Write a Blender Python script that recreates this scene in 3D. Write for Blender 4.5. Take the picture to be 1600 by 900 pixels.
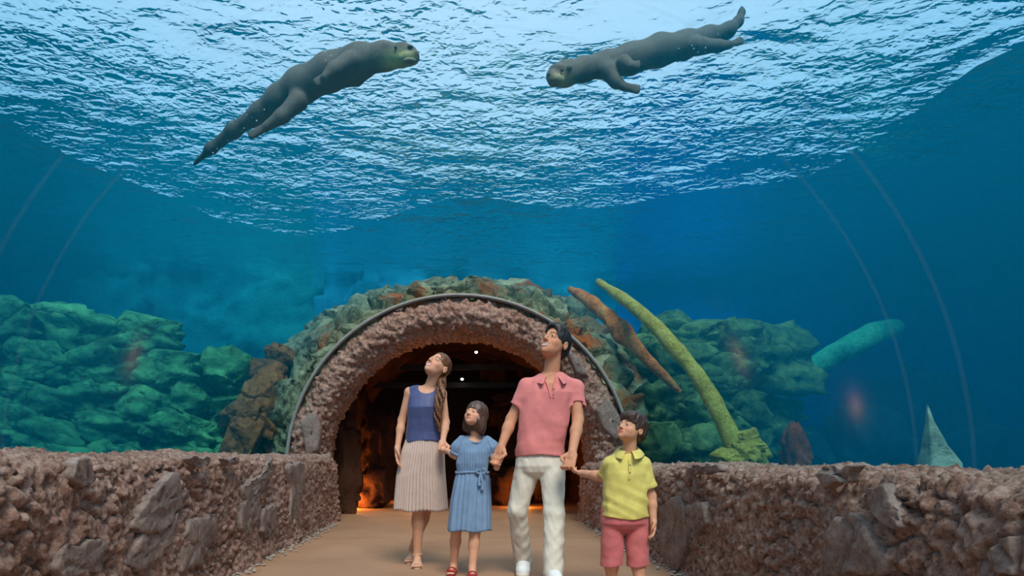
import bpy, math, random
import numpy as np
from mathutils import Vector, Matrix

random.seed(7)
rng = np.random.default_rng(11)
scene = bpy.context.scene
COL = scene.collection
for _o in list(bpy.data.objects):
    bpy.data.objects.remove(_o)

# ------------------------------------------------------------------ camera
F = 1042.0            # focal length in pixels of the 1600 px wide frame
EYE = 0.86
VPX, VPY = 717.0, 715.0
cam_d = bpy.data.cameras.new('camera')
cam = bpy.data.objects.new('camera', cam_d)
COL.objects.link(cam)
cam_d.sensor_width = 36.0
cam_d.lens = 36.0 * F / 1600.0
cam.location = (0, 0, EYE)
cam.rotation_euler = (math.radians(90), 0, 0)
cam_d.shift_x = (800 - VPX) / 1600.0
cam_d.shift_y = (VPY - 450) / 1600.0
cam_d.clip_start = 0.05
scene.camera = cam

def P(px, py, d):
    """point at depth d that the photograph shows at (px, py)"""
    return np.array([(px - VPX) / F * d, d, EYE - (py - VPY) / F * d])

# ------------------------------------------------------------------ world, sun, exposure
scene.view_settings.view_transform = 'Standard'
scene.view_settings.look = 'None'
scene.view_settings.exposure = 0.0
scene.view_settings.gamma = 1.0
scene.view_settings.use_curve_mapping = False
try:
    scene.cycles.use_denoising = True
    scene.cycles.max_bounces = 10
    scene.cycles.diffuse_bounces = 3
    scene.cycles.glossy_bounces = 4
    scene.cycles.transmission_bounces = 6
    scene.cycles.transparent_max_bounces = 24
    scene.cycles.volume_bounces = 1
    scene.cycles.sample_clamp_indirect = 6.0
except Exception:
    pass

w = bpy.data.worlds.new('sky'); scene.world = w; w.use_nodes = True
wb = w.node_tree.nodes['Background']
wb.inputs['Color'].default_value = (0.90, 0.88, 1.0, 1)
wb.inputs['Strength'].default_value = 1.2

sun_d = bpy.data.lights.new('sun', 'SUN')
sun = bpy.data.objects.new('sun', sun_d); COL.objects.link(sun)
sun_d.energy = 6.0
sun_d.angle = math.radians(24)
sun_d.color = (1.0, 0.665, 0.53)
sun.rotation_euler = (math.radians(38), math.radians(9), 0)

# ------------------------------------------------------------------ helpers
def link(o, parent=None, **kw):
    if o.name not in COL.objects:
        COL.objects.link(o)
    if parent is not None:
        o.parent = parent
    for k, v in kw.items():
        o[k] = v
    return o

def empty(name, loc, label=None, category=None, group=None, kind=None):
    o = bpy.data.objects.new(name, None)
    o.location = tuple(float(a) for a in loc)
    COL.objects.link(o)
    tag(o, label, category, group, kind)
    return o

def tag(o, label=None, category=None, group=None, kind=None):
    if label: o['label'] = label
    if category: o['category'] = category
    if group: o['group'] = group
    if kind: o['kind'] = kind
    return o

def raw_mesh(name, V, Fc, smooth=True):
    """V (n,3) array; Fc (m,4) / (m,3) array or list of lists"""
    me = bpy.data.meshes.new(name)
    V = np.asarray(V, dtype=np.float32)
    if isinstance(Fc, np.ndarray) and Fc.ndim == 2:
        m, k = Fc.shape
        me.vertices.add(len(V)); me.vertices.foreach_set('co', V.ravel())
        me.loops.add(m * k); me.loops.foreach_set('vertex_index', Fc.astype(np.int32).ravel())
        me.polygons.add(m)
        me.polygons.foreach_set('loop_start', np.arange(0, m * k, k, dtype=np.int32))
        me.update(calc_edges=True)
        me.validate()
    else:
        me.from_pydata([tuple(map(float, v)) for v in V], [], [list(map(int, f)) for f in Fc])
        me.update()
    if smooth:
        me.polygons.foreach_set('use_smooth', np.ones(len(me.polygons), dtype=bool))
    return me

def mesh_obj(name, V, Fc, mat, parent=None, origin=None, smooth=True, colors=None, **kw):
    V = np.asarray(V, dtype=np.float64)
    if origin is not None:
        V = V - np.asarray(origin)[None]
    me = raw_mesh(name, V, Fc, smooth)
    if colors is not None:
        at = me.color_attributes.new('tint', 'FLOAT_COLOR', 'POINT')
        c = np.ones((len(V), 4), dtype=np.float32); c[:, :colors.shape[1]] = colors
        at.data.foreach_set('color', c.ravel())
    if mat is not None:
        me.materials.append(mat)
    o = bpy.data.objects.new(name, me)
    COL.objects.link(o)
    if parent is not None:
        o.parent = parent
    elif origin is not None:
        o.location = tuple(float(a) for a in origin)
    for k, v in kw.items():
        o[k] = v
    return o

def grid_faces(nu, nv, close_u=False, close_v=False, flip=False):
    i = np.arange(nu if close_u else nu - 1); j = np.arange(nv if close_v else nv - 1)
    I, J = np.meshgrid(i, j, indexing='ij')
    I1 = (I + 1) % nu; J1 = (J + 1) % nv
    f = np.stack([I * nv + J, I1 * nv + J, I1 * nv + J1, I * nv + J1], -1).reshape(-1, 4)
    return f[:, ::-1].copy() if flip else f

# ---- numpy noise
def _hash(ix, iy, iz, seed):
    h = (ix.astype(np.int64) * 374761393 + iy.astype(np.int64) * 668265263 + iz.astype(np.int64) * 2147483647 + seed * 144665)
    h = (h ^ (h >> 13)) * 1274126177
    h = h & 0xffffffff
    h = h ^ (h >> 16)
    return h & 0xffffff

def perlin(Pn, seed=0):
    Pn = np.asarray(Pn, dtype=np.float64)
    i = np.floor(Pn).astype(np.int64); f = Pn - i
    u = f * f * f * (f * (f * 6 - 15) + 10)
    out = 0
    for dx in (0, 1):
        wx = u[:, 0] if dx else 1 - u[:, 0]
        for dy in (0, 1):
            wy = u[:, 1] if dy else 1 - u[:, 1]
            for dz in (0, 1):
                wz = u[:, 2] if dz else 1 - u[:, 2]
                h = _hash(i[:, 0] + dx, i[:, 1] + dy, i[:, 2] + dz, seed)
                gx = (h & 255) / 127.5 - 1; gy = ((h >> 8) & 255) / 127.5 - 1; gz = ((h >> 16) & 255) / 127.5 - 1
                out = out + wx * wy * wz * (gx * (f[:, 0] - dx) + gy * (f[:, 1] - dy) + gz * (f[:, 2] - dz))
    return out

def fbm(Pn, seed=0, octv=3, gain=0.5):
    a, s, tot = 1.0, 1.0, 0
    for k in range(octv):
        tot = tot + a * perlin(np.asarray(Pn) * s, seed + k)
        a *= gain; s *= 2.03
    return tot

def worley(Pn, seed=0):
    Pn = np.asarray(Pn, dtype=np.float64)
    i = np.floor(Pn).astype(np.int64)
    f1 = np.full(len(Pn), 9.0); f2 = np.full(len(Pn), 9.0)
    for dx in (-1, 0, 1):
        for dy in (-1, 0, 1):
            for dz in (-1, 0, 1):
                c = i + np.array([dx, dy, dz])
                h = _hash(c[:, 0], c[:, 1], c[:, 2], seed)
                q = np.stack([(h & 255) / 255., ((h >> 8) & 255) / 255., ((h >> 16) & 255) / 255.], 1)
                dd = np.linalg.norm(c + q - Pn, axis=1)
                n1 = np.minimum(f1, dd); f2 = np.minimum(np.maximum(f1, dd), f2); f1 = n1
    return f1, f2

def facets(Pn, seed=0, tilt=0.6):
    """angular broken-rock relief: each Worley cell a tilted plane; returns height, crack distance"""
    Pn = np.asarray(Pn, dtype=np.float64)
    i = np.floor(Pn).astype(np.int64)
    f1 = np.full(len(Pn), 9.0); f2 = np.full(len(Pn), 9.0); hgt = np.zeros(len(Pn))
    for dx in (-1, 0, 1):
        for dy in (-1, 0, 1):
            for dz in (-1, 0, 1):
                c = i + np.array([dx, dy, dz])
                h = _hash(c[:, 0], c[:, 1], c[:, 2], seed)
                q = np.stack([(h & 255) / 255., ((h >> 8) & 255) / 255., ((h >> 16) & 255) / 255.], 1)
                off = Pn - (c + q)
                dd = np.linalg.norm(off, axis=1)
                h2 = _hash(c[:, 0], c[:, 1], c[:, 2], seed + 77)
                g = np.stack([(h2 & 255) / 127.5 - 1, ((h2 >> 8) & 255) / 127.5 - 1, ((h2 >> 16) & 255) / 127.5 - 1], 1)
                hh = ((h2 >> 4) & 255) / 255. + tilt * (g * off).sum(1)
                m = dd < f1
                f2 = np.where(m, f1, np.minimum(f2, dd))
                hgt = np.where(m, hh, hgt); f1 = np.where(m, dd, f1)
    return hgt, f2 - f1

# ------------------------------------------------------------------ materials
class NT:
    def __init__(self, name):
        self.m = bpy.data.materials.new(name); self.m.use_nodes = True
        self.t = self.m.node_tree; self.n = self.t.nodes; self.l = self.t.links
        self.b = self.n.get('Principled BSDF'); self.out = self.n.get('Material Output')
    def new(self, typ, **kw):
        nd = self.n.new(typ)
        for k, v in kw.items():
            if k in nd.inputs: nd.inputs[k].default_value = v
            else: setattr(nd, k, v)
        return nd
    def ln(self, a, b): self.l.new(a, b)
    def coord(self, kind='Object'):
        if not hasattr(self, '_tc'): self._tc = self.n.new('ShaderNodeTexCoord')
        return self._tc.outputs[kind]
    def geo(self):
        if not hasattr(self, '_g'): self._g = self.n.new('ShaderNodeNewGeometry')
        return self._g.outputs['Position']
    def noise(self, scale, detail=4, rough=0.55, vec=None, dist=0.0):
        nd = self.new('ShaderNodeTexNoise'); nd.inputs['Scale'].default_value = scale
        nd.inputs['Detail'].default_value = detail; nd.inputs['Roughness'].default_value = rough
        nd.inputs['Distortion'].default_value = dist
        self.ln(vec if vec is not None else self.coord(), nd.inputs['Vector'])
        return nd.outputs['Fac']
    def ramp(self, fac, stops):
        r = self.new('ShaderNodeValToRGB')
        els = r.color_ramp.elements
        while len(els) > 1: els.remove(els[-1])
        for k, (pos, c) in enumerate(stops):
            e = els[0] if k == 0 else els.new(pos)
            e.position = pos
            e.color = (c[0], c[1], c[2], 1) if not np.isscalar(c) else (c, c, c, 1)
        self.ln(fac, r.inputs['Fac'])
        return r.outputs['Color']
    def mix(self, fac, a, b, blend='MIX'):
        m = self.new('ShaderNodeMix', data_type='RGBA', blend_type=blend)
        for sock, v in ((m.inputs[0], fac), (m.inputs[6], a), (m.inputs[7], b)):
            if hasattr(v, 'is_output') or hasattr(v, 'links'): self.ln(v, sock)
            elif np.isscalar(v): sock.default_value = v
            else: sock.default_value = (v[0], v[1], v[2], 1)
        return m.outputs[2]
    def bump(self, h, strength=0.3, dist=0.01, normal=None):
        b = self.new('ShaderNodeBump'); b.inputs['Strength'].default_value = strength
        b.inputs['Distance'].default_value = dist
        self.ln(h, b.inputs['Height'])
        if normal is not None: self.ln(normal, b.inputs['Normal'])
        return b.outputs['Normal']
    def set(self, color=None, rough=None, normal=None, metallic=None, spec=None):
        for key, v in (('Base Color', color), ('Roughness', rough), ('Normal', normal), ('Metallic', metallic), ('Specular IOR Level', spec)):
            if v is None: continue
            s = self.b.inputs[key]
            if hasattr(v, 'links'): self.ln(v, s)
            elif np.isscalar(v): s.default_value = v
            else: s.default_value = (v[0], v[1], v[2], 1)
        return self.m

def srgb(r, g, b):
    f = lambda c: (c / 255 / 12.92) if c / 255 <= 0.04045 else ((c / 255 + 0.055) / 1.055) ** 2.4
    return (f(r), f(g), f(b))

def mat_simple(name, c, rough=0.6, var=0.12, scale=40, bump=0.0, bscale=200, spec=0.4, bdist=0.002):
    t = NT(name)
    c = np.array(c)
    n = t.noise(scale, 4)
    col = t.ramp(n, [(0.3, tuple(c * (1 - var))), (0.7, tuple(np.clip(c * (1 + var), 0, 1)))])
    nm = t.bump(t.noise(bscale, 3), bump, bdist) if bump > 0 else None
    return t.set(color=col, rough=rough, normal=nm, spec=spec)

# conglomerate rock of the low walls and the arch (brown-pink, pitted)
def mat_conglomerate():
    t = NT('conglomerate_rock')
    v = t.geo()
    n1 = t.noise(3.0, 5, 0.6, v); n2 = t.noise(28, 5, 0.65, v)
    c1 = t.ramp(n1, [(0.32, srgb(140, 98, 80)), (0.5, srgb(170, 130, 112)), (0.68, srgb(194, 162, 146))])
    c2 = t.ramp(n2, [(0.30, srgb(66, 40, 30)), (0.46, srgb(150, 108, 90)), (0.62, srgb(204, 172, 156))])
    col = t.mix(0.6, c1, c2)
    h = t.noise(60, 6, 0.72, v)
    pit = t.ramp(t.noise(34, 4, 0.6, v), [(0.36, srgb(84, 54, 42)), (0.46, (1, 1, 1))])
    col = t.mix(0.5, col, pit, 'MULTIPLY')
    return t.set(color=col, rough=0.85, normal=t.bump(h, 0.9, 0.022), spec=0.25)

def mat_slate():
    t = NT('grey_slab_stone')
    v = t.geo()
    n1 = t.noise(5.0, 6, 0.6, v); n2 = t.noise(40, 5, 0.65, v)
    c1 = t.ramp(n1, [(0.3, srgb(94, 76, 68)), (0.5, srgb(124, 104, 95)), (0.7, srgb(158, 134, 122))])
    c2 = t.ramp(n2, [(0.3, srgb(70, 54, 46)), (0.65, srgb(158, 136, 126))])
    return t.set(color=t.mix(0.45, c1, c2), rough=0.75, normal=t.bump(n2, 0.55, 0.012), spec=0.3)

def mat_algae(name, dark, mid, light, rust=None, scale=1.6, bscale=14, cracks=0):
    t = NT(name)
    v = t.geo()
    n1 = t.noise(scale, 6, 0.62, v); n2 = t.noise(scale * 5, 5, 0.65, v)
    c1 = t.ramp(n1, [(0.34, dark), (0.5, mid), (0.66, light)])
    c2 = t.ramp(n2, [(0.35, dark), (0.65, light)])
    col = t.mix(0.45, c1, c2)
    if rust is not None:
        n3 = t.noise(scale * 0.7, 4, 0.6, v, 0.6)
        f = t.ramp(n3, [(0.52, 0.0), (0.62, 1.0)])
        col = t.mix(f, col, rust)
    nm = t.bump(t.noise(bscale, 6, 0.7, v), 0.9, 0.05)
    if cracks:
        ds = t.new('ShaderNodeMixRGB'); ds.inputs[0].default_value = 0.5
        nz = t.new('ShaderNodeTexNoise'); nz.inputs['Scale'].default_value = 1.3; nz.inputs['Detail'].default_value = 5
        t.ln(v, nz.inputs['Vector']); t.ln(v, ds.inputs[1]); t.ln(nz.outputs['Color'], ds.inputs[2])
        mp = t.new('ShaderNodeMapping'); mp.inputs['Scale'].default_value = (1, 1, 1.7); t.ln(ds.outputs[0], mp.inputs['Vector'])
        vo = t.new('ShaderNodeTexVoronoi', feature='DISTANCE_TO_EDGE'); vo.inputs['Scale'].default_value = cracks
        t.ln(mp.outputs['Vector'], vo.inputs['Vector'])
        cr = t.ramp(vo.outputs['Distance'], [(0.0, 0.0), (0.16, 1.0)])
        nm = t.bump(cr, 1.0, 0.06, nm)
        col = t.mix(t.ramp(vo.outputs['Distance'], [(0.0, 0.6), (0.035, 0.0)]), col, dark)
    return t.set(color=col, rough=0.85, normal=nm, spec=0.15)

M = {}
M['rock'] = mat_conglomerate()
M['slab'] = mat_slate()
M['algae_left'] = mat_algae('algae_green_rock', srgb(14, 52, 34), srgb(48, 124, 78), srgb(118, 194, 118), cracks=1.9)
M['algae_bank'] = mat_algae('algae_bank_rock', srgb(52, 62, 48), srgb(116, 122, 92), srgb(172, 176, 138), rust=srgb(150, 84, 44), cracks=1.7)
M['algae_right'] = mat_algae('algae_dark_rock', srgb(24, 44, 30), srgb(62, 100, 56), srgb(140, 160, 90), cracks=1.6)
M['algae_deep'] = mat_algae('deep_dark_rock', srgb(14, 26, 34), srgb(30, 48, 56), srgb(56, 80, 84))
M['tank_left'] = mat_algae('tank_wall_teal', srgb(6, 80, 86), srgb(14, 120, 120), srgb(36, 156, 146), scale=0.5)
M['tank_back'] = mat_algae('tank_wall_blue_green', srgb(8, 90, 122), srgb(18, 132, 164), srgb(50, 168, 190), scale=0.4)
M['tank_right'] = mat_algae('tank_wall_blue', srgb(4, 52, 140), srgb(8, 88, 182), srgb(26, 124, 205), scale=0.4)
M['tank_floor'] = mat_algae('tank_floor_gravel', srgb(10, 48, 60), srgb(28, 80, 86), srgb(66, 112, 104), scale=1.2)

def mat_floor():
    t = NT('tan_concrete')
    v = t.geo()
    n1 = t.noise(1.3, 5, 0.6, v); n2 = t.noise(60, 4, 0.7, v)
    c = t.ramp(n1, [(0.3, srgb(146, 106, 80)), (0.7, srgb(170, 130, 100))])
    c2 = t.ramp(n2, [(0.3, srgb(130, 94, 70)), (0.7, srgb(178, 140, 112))])
    return t.set(color=t.mix(0.35, c, c2), rough=0.62, normal=t.bump(n2, 0.15, 0.004), spec=0.25)
M['floor'] = mat_floor()

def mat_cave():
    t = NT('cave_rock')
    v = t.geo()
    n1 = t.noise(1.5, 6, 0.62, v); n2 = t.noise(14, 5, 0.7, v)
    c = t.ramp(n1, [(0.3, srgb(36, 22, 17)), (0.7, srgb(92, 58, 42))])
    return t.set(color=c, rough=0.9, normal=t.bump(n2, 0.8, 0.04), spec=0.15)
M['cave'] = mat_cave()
M['black'] = mat_simple('cave_darkness_black', srgb(14, 10, 9), 0.9)  # cave end wall: black colour stands in for the unlit depth
M['roof'] = mat_simple('added_shade_roof', srgb(30, 40, 46), 0.9)  # dark underside of the canopy added to shade the water
def mat_emit(name, c, st):
    t = NT(name); t.n.remove(t.b)
    e = t.new('ShaderNodeEmission'); e.inputs['Color'].default_value = (*c, 1); e.inputs['Strength'].default_value = st
    t.ln(e.outputs[0], t.out.inputs['Surface']); return t.m
M['lamp_warm'] = mat_emit('warm_lamp_lens', (1, .4, .08), 6)
M['lamp_white'] = mat_emit('white_lamp_lens', (1, .92, .8), 8)
M['dark_metal'] = mat_simple('dark_metal', srgb(24, 22, 22), 0.5)
M['rim'] = mat_simple('grey_gasket', srgb(140, 136, 130), 0.6, 0.1, 12)
M['moss'] = mat_algae('yellow_moss_bark', srgb(140, 112, 34), srgb(200, 170, 58), srgb(226, 206, 100), scale=6, bscale=30)
M['green_log'] = mat_algae('green_log_bark', srgb(40, 130, 90), srgb(74, 180, 120), srgb(110, 214, 150), scale=3, bscale=24)
M['rust_log'] = mat_algae('rust_bark', srgb(150, 62, 18), srgb(214, 108, 40), srgb(232, 156, 84), scale=4, bscale=24)
M['rust_rock'] = mat_algae('rust_rock', srgb(70, 58, 34), srgb(140, 84, 46), srgb(176, 116, 66), scale=2.2, cracks=2.4)
M['red_rock'] = mat_algae('red_rock', srgb(110, 40, 26), srgb(170, 66, 40), srgb(190, 96, 60), scale=3)
M['grey_rock'] = mat_algae('pale_rock', srgb(140, 130, 96), srgb(196, 182, 142), srgb(224, 208, 172), scale=3)
M['gravel'] = mat_simple('gravel', srgb(150, 140, 130), 0.9, 0.4, 60, 0.5, 90)

def mat_water_surface():
    t = NT('water_surface')
    t.n.remove(t.b)
    v = t.geo()
    mp = t.new('ShaderNodeMapping'); t.ln(v, mp.inputs['Vector'])
    mp.inputs['Scale'].default_value = (0.9, 1.15, 1)
    n = t.noise(7.6, 2, 0.5, mp.outputs['Vector'], 0.4)
    n3 = t.noise(0.55, 2, 0.5, v)
    msk = t.ramp(n3, [(0.35, 0.35), (0.65, 1.0)])
    mm = t.new('ShaderNodeMath', operation='MULTIPLY'); t.ln(n, mm.inputs[0]); t.ln(msk, mm.inputs[1])
    nm = t.bump(mm.outputs[0], 0.55, 0.075)
    fr = t.new('ShaderNodeFresnel'); fr.inputs['IOR'].default_value = 1.115
    t.ln(nm, fr.inputs['Normal'])
    gl = t.new('ShaderNodeBsdfGlossy'); gl.inputs['Roughness'].default_value = 0.14
    gl.inputs['Color'].default_value = (0.95, 0.98, 1, 1)
    t.ln(nm, gl.inputs['Normal'])
    tr = t.new('ShaderNodeBsdfTransparent'); tr.inputs['Color'].default_value = (0.97, 0.99, 1, 1)
    mx = t.new('ShaderNodeMixShader')
    t.ln(fr.outputs[0], mx.inputs[0]); t.ln(tr.outputs[0], mx.inputs[1]); t.ln(gl.outputs[0], mx.inputs[2])
    t.ln(mx.outputs[0], t.out.inputs['Surface'])
    return t.m
M['surface'] = mat_water_surface()

def mat_water_body():
    t = NT('tank_water')
    t.n.remove(t.b)
    tr = t.new('ShaderNodeBsdfTransparent'); tr.inputs['Color'].default_value = (1, 1, 1, 1)
    t.ln(tr.outputs[0], t.out.inputs['Surface'])
    ab = t.new('ShaderNodeVolumeAbsorption'); ab.inputs['Density'].default_value = 0.24
    ab.inputs['Color'].default_value = (0.0, 0.68, 0.90, 1)
    sc = t.new('ShaderNodeVolumeScatter'); sc.inputs['Density'].default_value = 0.048
    sc.inputs['Color'].default_value = (0.01, 0.72, 1.0, 1); sc.inputs['Anisotropy'].default_value = 0.3
    ad = t.new('ShaderNodeAddShader')
    t.ln(ab.outputs[0], ad.inputs[0]); t.ln(sc.outputs[0], ad.inputs[1])
    t.ln(ad.outputs[0], t.out.inputs['Volume'])
    return t.m
M['water'] = mat_water_body()

def mat_acrylic():
    t = NT('clear_acrylic')
    t.n.remove(t.b)
    lw = t.new('ShaderNodeLayerWeight'); lw.inputs['Blend'].default_value = 0.12
    mth = t.new('ShaderNodeMath', operation='MULTIPLY'); mth.inputs[1].default_value = 0.035
    t.ln(lw.outputs['Fresnel'], mth.inputs[0])
    gl = t.new('ShaderNodeBsdfGlossy'); gl.inputs['Roughness'].default_value = 0.08
    tr = t.new('ShaderNodeBsdfTransparent'); tr.inputs['Color'].default_value = (0.985, 0.99, 0.99, 1)
    mx = t.new('ShaderNodeMixShader')
    t.ln(mth.outputs[0], mx.inputs[0]); t.ln(tr.outputs[0], mx.inputs[1]); t.ln(gl.outputs[0], mx.inputs[2])
    t.ln(mx.outputs[0], t.out.inputs['Surface'])
    return t.m
M['acrylic'] = mat_acrylic()
def mat_seam():
    t = NT('clear_seam')
    t.n.remove(t.b)
    d = t.new('ShaderNodeBsdfDiffuse'); d.inputs['Color'].default_value = (0.55, 0.75, 0.85, 1)
    tr = t.new('ShaderNodeBsdfTransparent')
    mx = t.new('ShaderNodeMixShader'); mx.inputs[0].default_value = 0.055
    t.ln(tr.outputs[0], mx.inputs[1]); t.ln(d.outputs[0], mx.inputs[2]); t.ln(mx.outputs[0], t.out.inputs['Surface'])
    return t.m
M['seam'] = mat_seam()

# ================================================================== ENVIRONMENT
HALF = 1.62           # half width of the path
RT = 2.36             # radius of the acrylic tunnel
ARCH_Y = 9.0          # depth of the arch
ZC = 0.73             # height of the arch centre
SURF = 4.9            # height of the water surface
Y0, Y1 = -6.0, 17.0

# ---- floor slabs
fl = empty('floor', (0, 0, 0), 'tan concrete walkway running through the tunnel under the arch', kind='structure')
for (a, b) in ((Y0, 1.0), (1.0, 4.1), (4.1, 7.15), (7.15, 10.3), (10.3, 14.2)):
    g = 0.006
    V = []
    for z in (-0.12, 0.0):
        V += [(-2.3, a + g, z), (2.3, a + g, z), (2.3, b - g, z), (-2.3, b - g, z)]
    mesh_obj('floor_slab', V, [(0, 3, 2, 1), (4, 5, 6, 7), (0, 1, 5, 4), (1, 2, 6, 5), (2, 3, 7, 6), (3, 0, 4, 7)], M['floor'], fl, smooth=False)
V = [(-2.4, Y0, -0.13), (2.4, Y0, -0.13), (2.4, 14.2, -0.13), (-2.4, 14.2, -0.13), (-2.4, Y0, -0.006), (2.4, Y0, -0.006), (2.4, 14.2, -0.006), (-2.4, 14.2, -0.006)]
mesh_obj('joint_filler', V, [(0, 3, 2, 1), (4, 5, 6, 7), (0, 1, 5, 4), (1, 2, 6, 5), (2, 3, 7, 6), (3, 0, 4, 7)], M['dark_metal'], fl, smooth=False)

# ---- low rock walls
def low_wall(side, ztop, name, label):
    # profile: from floor up the face, over the rounded edge, back to the acrylic
    prof = [(-0.06, -0.05), (0.0, 0.0), (0.02, 0.1), (0.03, 0.3), (0.035, 0.5), (0.04, ztop - 0.16), (0.06, ztop - 0.06), (0.11, ztop - 0.015), (0.2, ztop), (0.4, ztop + 0.005), (0.6, ztop), (0.82, ztop - 0.02), (0.9, ztop - 0.2)]
    prof = np.array(prof)
    seg = np.r_[0, np.cumsum(np.linalg.norm(np.diff(prof, axis=0), axis=1))]
    npz = 150
    tt = np.linspace(0, seg[-1], npz)
    # finer on the face than on the back
    px_ = np.interp(tt, seg, prof[:, 0]); pz_ = np.interp(tt, seg, prof[:, 1])
    ys = [0.9]
    while ys[-1] < ARCH_Y + 0.1:
        ys.append(ys[-1] + max(0.011, 0.0042 * ys[-1]))
    ys = np.array(ys); ny = len(ys)
    Yg, T = np.meshgrid(ys, np.arange(npz), indexing='ij')
    X = px_[T]; Z = pz_[T]
    base = np.stack([X, Yg, Z], -1).reshape(-1, 3)
    # profile normal
    dx = np.gradient(px_); dz = np.gradient(pz_)
    nx, nz = -dz, dx
    ln_ = np.hypot(nx, nz); nx, nz = nx / ln_, nz / ln_
    N = np.stack([nx[T], 0 * X, nz[T]], -1).reshape(-1, 3)
    Q = base + (3.1 if side < 0 else 17.7)
    warp = np.stack([perlin(Q * 9, 5), perlin(Q * 9, 6), perlin(Q * 9, 7)], 1) * 0.35
    f1, f2 = worley(Q * 21 + warp, 3)
    g1, g2 = worley(Q * 9 + warp, 9)
    p1, p2 = worley(Q * 30 + warp * 2, 57)
    d = 0.055 * fbm(Q * 1.6, 21, 3) + 0.022 * (0.55 - f1) + 0.026 * (0.5 - g1) + 0.030 * fbm(Q * 24, 31, 3) - 0.020 * np.clip(0.42 - p1, 0, 1) / 0.42 - 0.035 * np.clip(0.12 - (g2 - g1), 0, 1) / 0.12 * (perlin(Q * 2.2, 44) > 0.05)
    V = base + N * d[:, None]
    V[:, 0] = side * (HALF + V[:, 0])
    Fc = grid_faces(ny, npz, flip=(side > 0))
    o = mesh_obj(name, V, Fc, M['rock'])
    tag(o, label, kind='structure')
    return o
wl = low_wall(-1, 0.872, 'wall_left', 'low pinkish brown pitted rock wall left of the path')
wr = low_wall(1, 0.79, 'wall_right', 'low pinkish brown pitted rock wall right of the path')

def slab_stone(parent, side, poly_px, seed, bulge=0.022, name='stone'):
    """flat stone set in the wall face; outline given in frame pixels, laid on the face plane x = side*HALF"""
    pts = []
    xf = side * (HALF + 0.03)
    for (px, py) in poly_px:
        d = xf * F / (px - VPX)
        pts.append((d, EYE - (py - VPY) / F * d))
    pts = np.array(pts)
    c = pts.mean(0)
    n = 48
    # resample the outline
    cl = np.vstack([pts, pts[:1]])
    seg = np.r_[0, np.cumsum(np.linalg.norm(np.diff(cl, axis=0), axis=1))]
    t = np.linspace(0, seg[-1], n, endpoint=False)
    out = np.stack([np.interp(t, seg, cl[:, 0]), np.interp(t, seg, cl[:, 1])], 1)
    rs = [1.03, 1.0, 0.985, 0.95, 0.8, 0.6, 0.4, 0.2]
    hs = [-0.05, 0.2, 0.8, 1.0, 1.0, 1.0, 1.0, 1.0]
    V = []
    for r, h in zip(rs, hs):
        q = c + (out - c) * r
        q3 = np.stack([q[:, 0] * 3, q[:, 1] * 3, np.full(n, seed * 3.1)], 1)
        dd = bulge * h * (0.85 + 0.5 * perlin(q3 * 1.2, seed)) + 0.012 * h * fbm(q3 * 5, seed + 3, 3) - (0.03 if h < 0 else 0)
        hf, ef = facets(q3 * np.array([1.6, 1.6, 1.0]), seed + 9, 0.5)
        dd = dd + h * 0.014 * (hf - 0.5) - h * 0.016 * np.clip(0.08 - ef, 0, 1) / 0.08
        q = q + np.stack([perlin(q3 * 4, seed + 1), perlin(q3 * 4, seed + 2)], 1) * 0.035
        V.append(np.stack([side * (HALF + 0.018 - dd), q[:, 0], q[:, 1]], 1))
    V = np.vstack(V + [np.array([[side * (HALF + 0.018 - bulge), c[0], c[1]]])])
    Fc = [list(f) for f in grid_faces(len(rs), n, close_v=True, flip=(side < 0))]
    b = (len(rs) - 1) * n; tip = len(V) - 1
    for j in range(n):
        a0, a1 = b + j, b + (j + 1) % n
        Fc.append([a0, a1, tip] if side < 0 else [a1, a0, tip])
    o = mesh_obj(name, V, Fc, M['slab'], parent)
    return o
SL = [
 [(262, 742), (276, 738), (277, 790), (262, 822), (228, 834), (200, 828), (216, 790)],
 [(218, 832), (262, 824), (276, 800), (262, 846), (232, 885), (205, 893), (190, 880)],
 [(290, 812), (334, 806), (330, 842), (306, 884), (276, 897), (278, 850)],
 [(92, 852), (156, 843), (164, 860), (150, 893), (96, 899), (78, 884)],
 [(102, 722), (132, 716), (138, 744), (122, 766), (108, 752)],
 [(376, 762), (410, 736), (422, 712), (420, 742), (398, 772), (380, 782)],
 [(374, 786), (400, 768), (402, 800), (388, 834), (372, 828)],
 [(346, 716), (366, 712), (366, 726), (350, 728)],
 [(448, 730), (470, 722), (474, 760), (462, 814), (448, 818), (452, 770)],
 [(408, 800), (426, 786), (428, 822), (414, 842), (404, 830)],
 [(292, 716), (322, 714), (320, 726), (296, 728)],
]
for k, pl in enumerate(SL): slab_stone(wl, -1, pl, k + 1)
SR = [
 [(1362, 764), (1386, 760), (1412, 800), (1418, 826), (1402, 832), (1372, 806)],
 [(1318, 808), (1340, 803), (1372, 830), (1390, 870), (1392, 898), (1290, 899), (1294, 850)],
 [(1282, 742), (1300, 730), (1346, 726), (1330, 752), (1296, 764)],
 [(1080, 790), (1104, 784), (1112, 816), (1096, 836), (1082, 824)],
 [(1036, 790), (1062, 772), (1078, 800), (1080, 850), (1064, 894), (1046, 896), (1034, 850)],
 [(1545, 872), (1596, 838), (1599, 899), (1540, 899)],
 [(1076, 730), (1128, 726), (1130, 738), (1090, 742)],
]
for k, pl in enumerate(SR): slab_stone(wr, 1, pl, k + 31)

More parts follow.
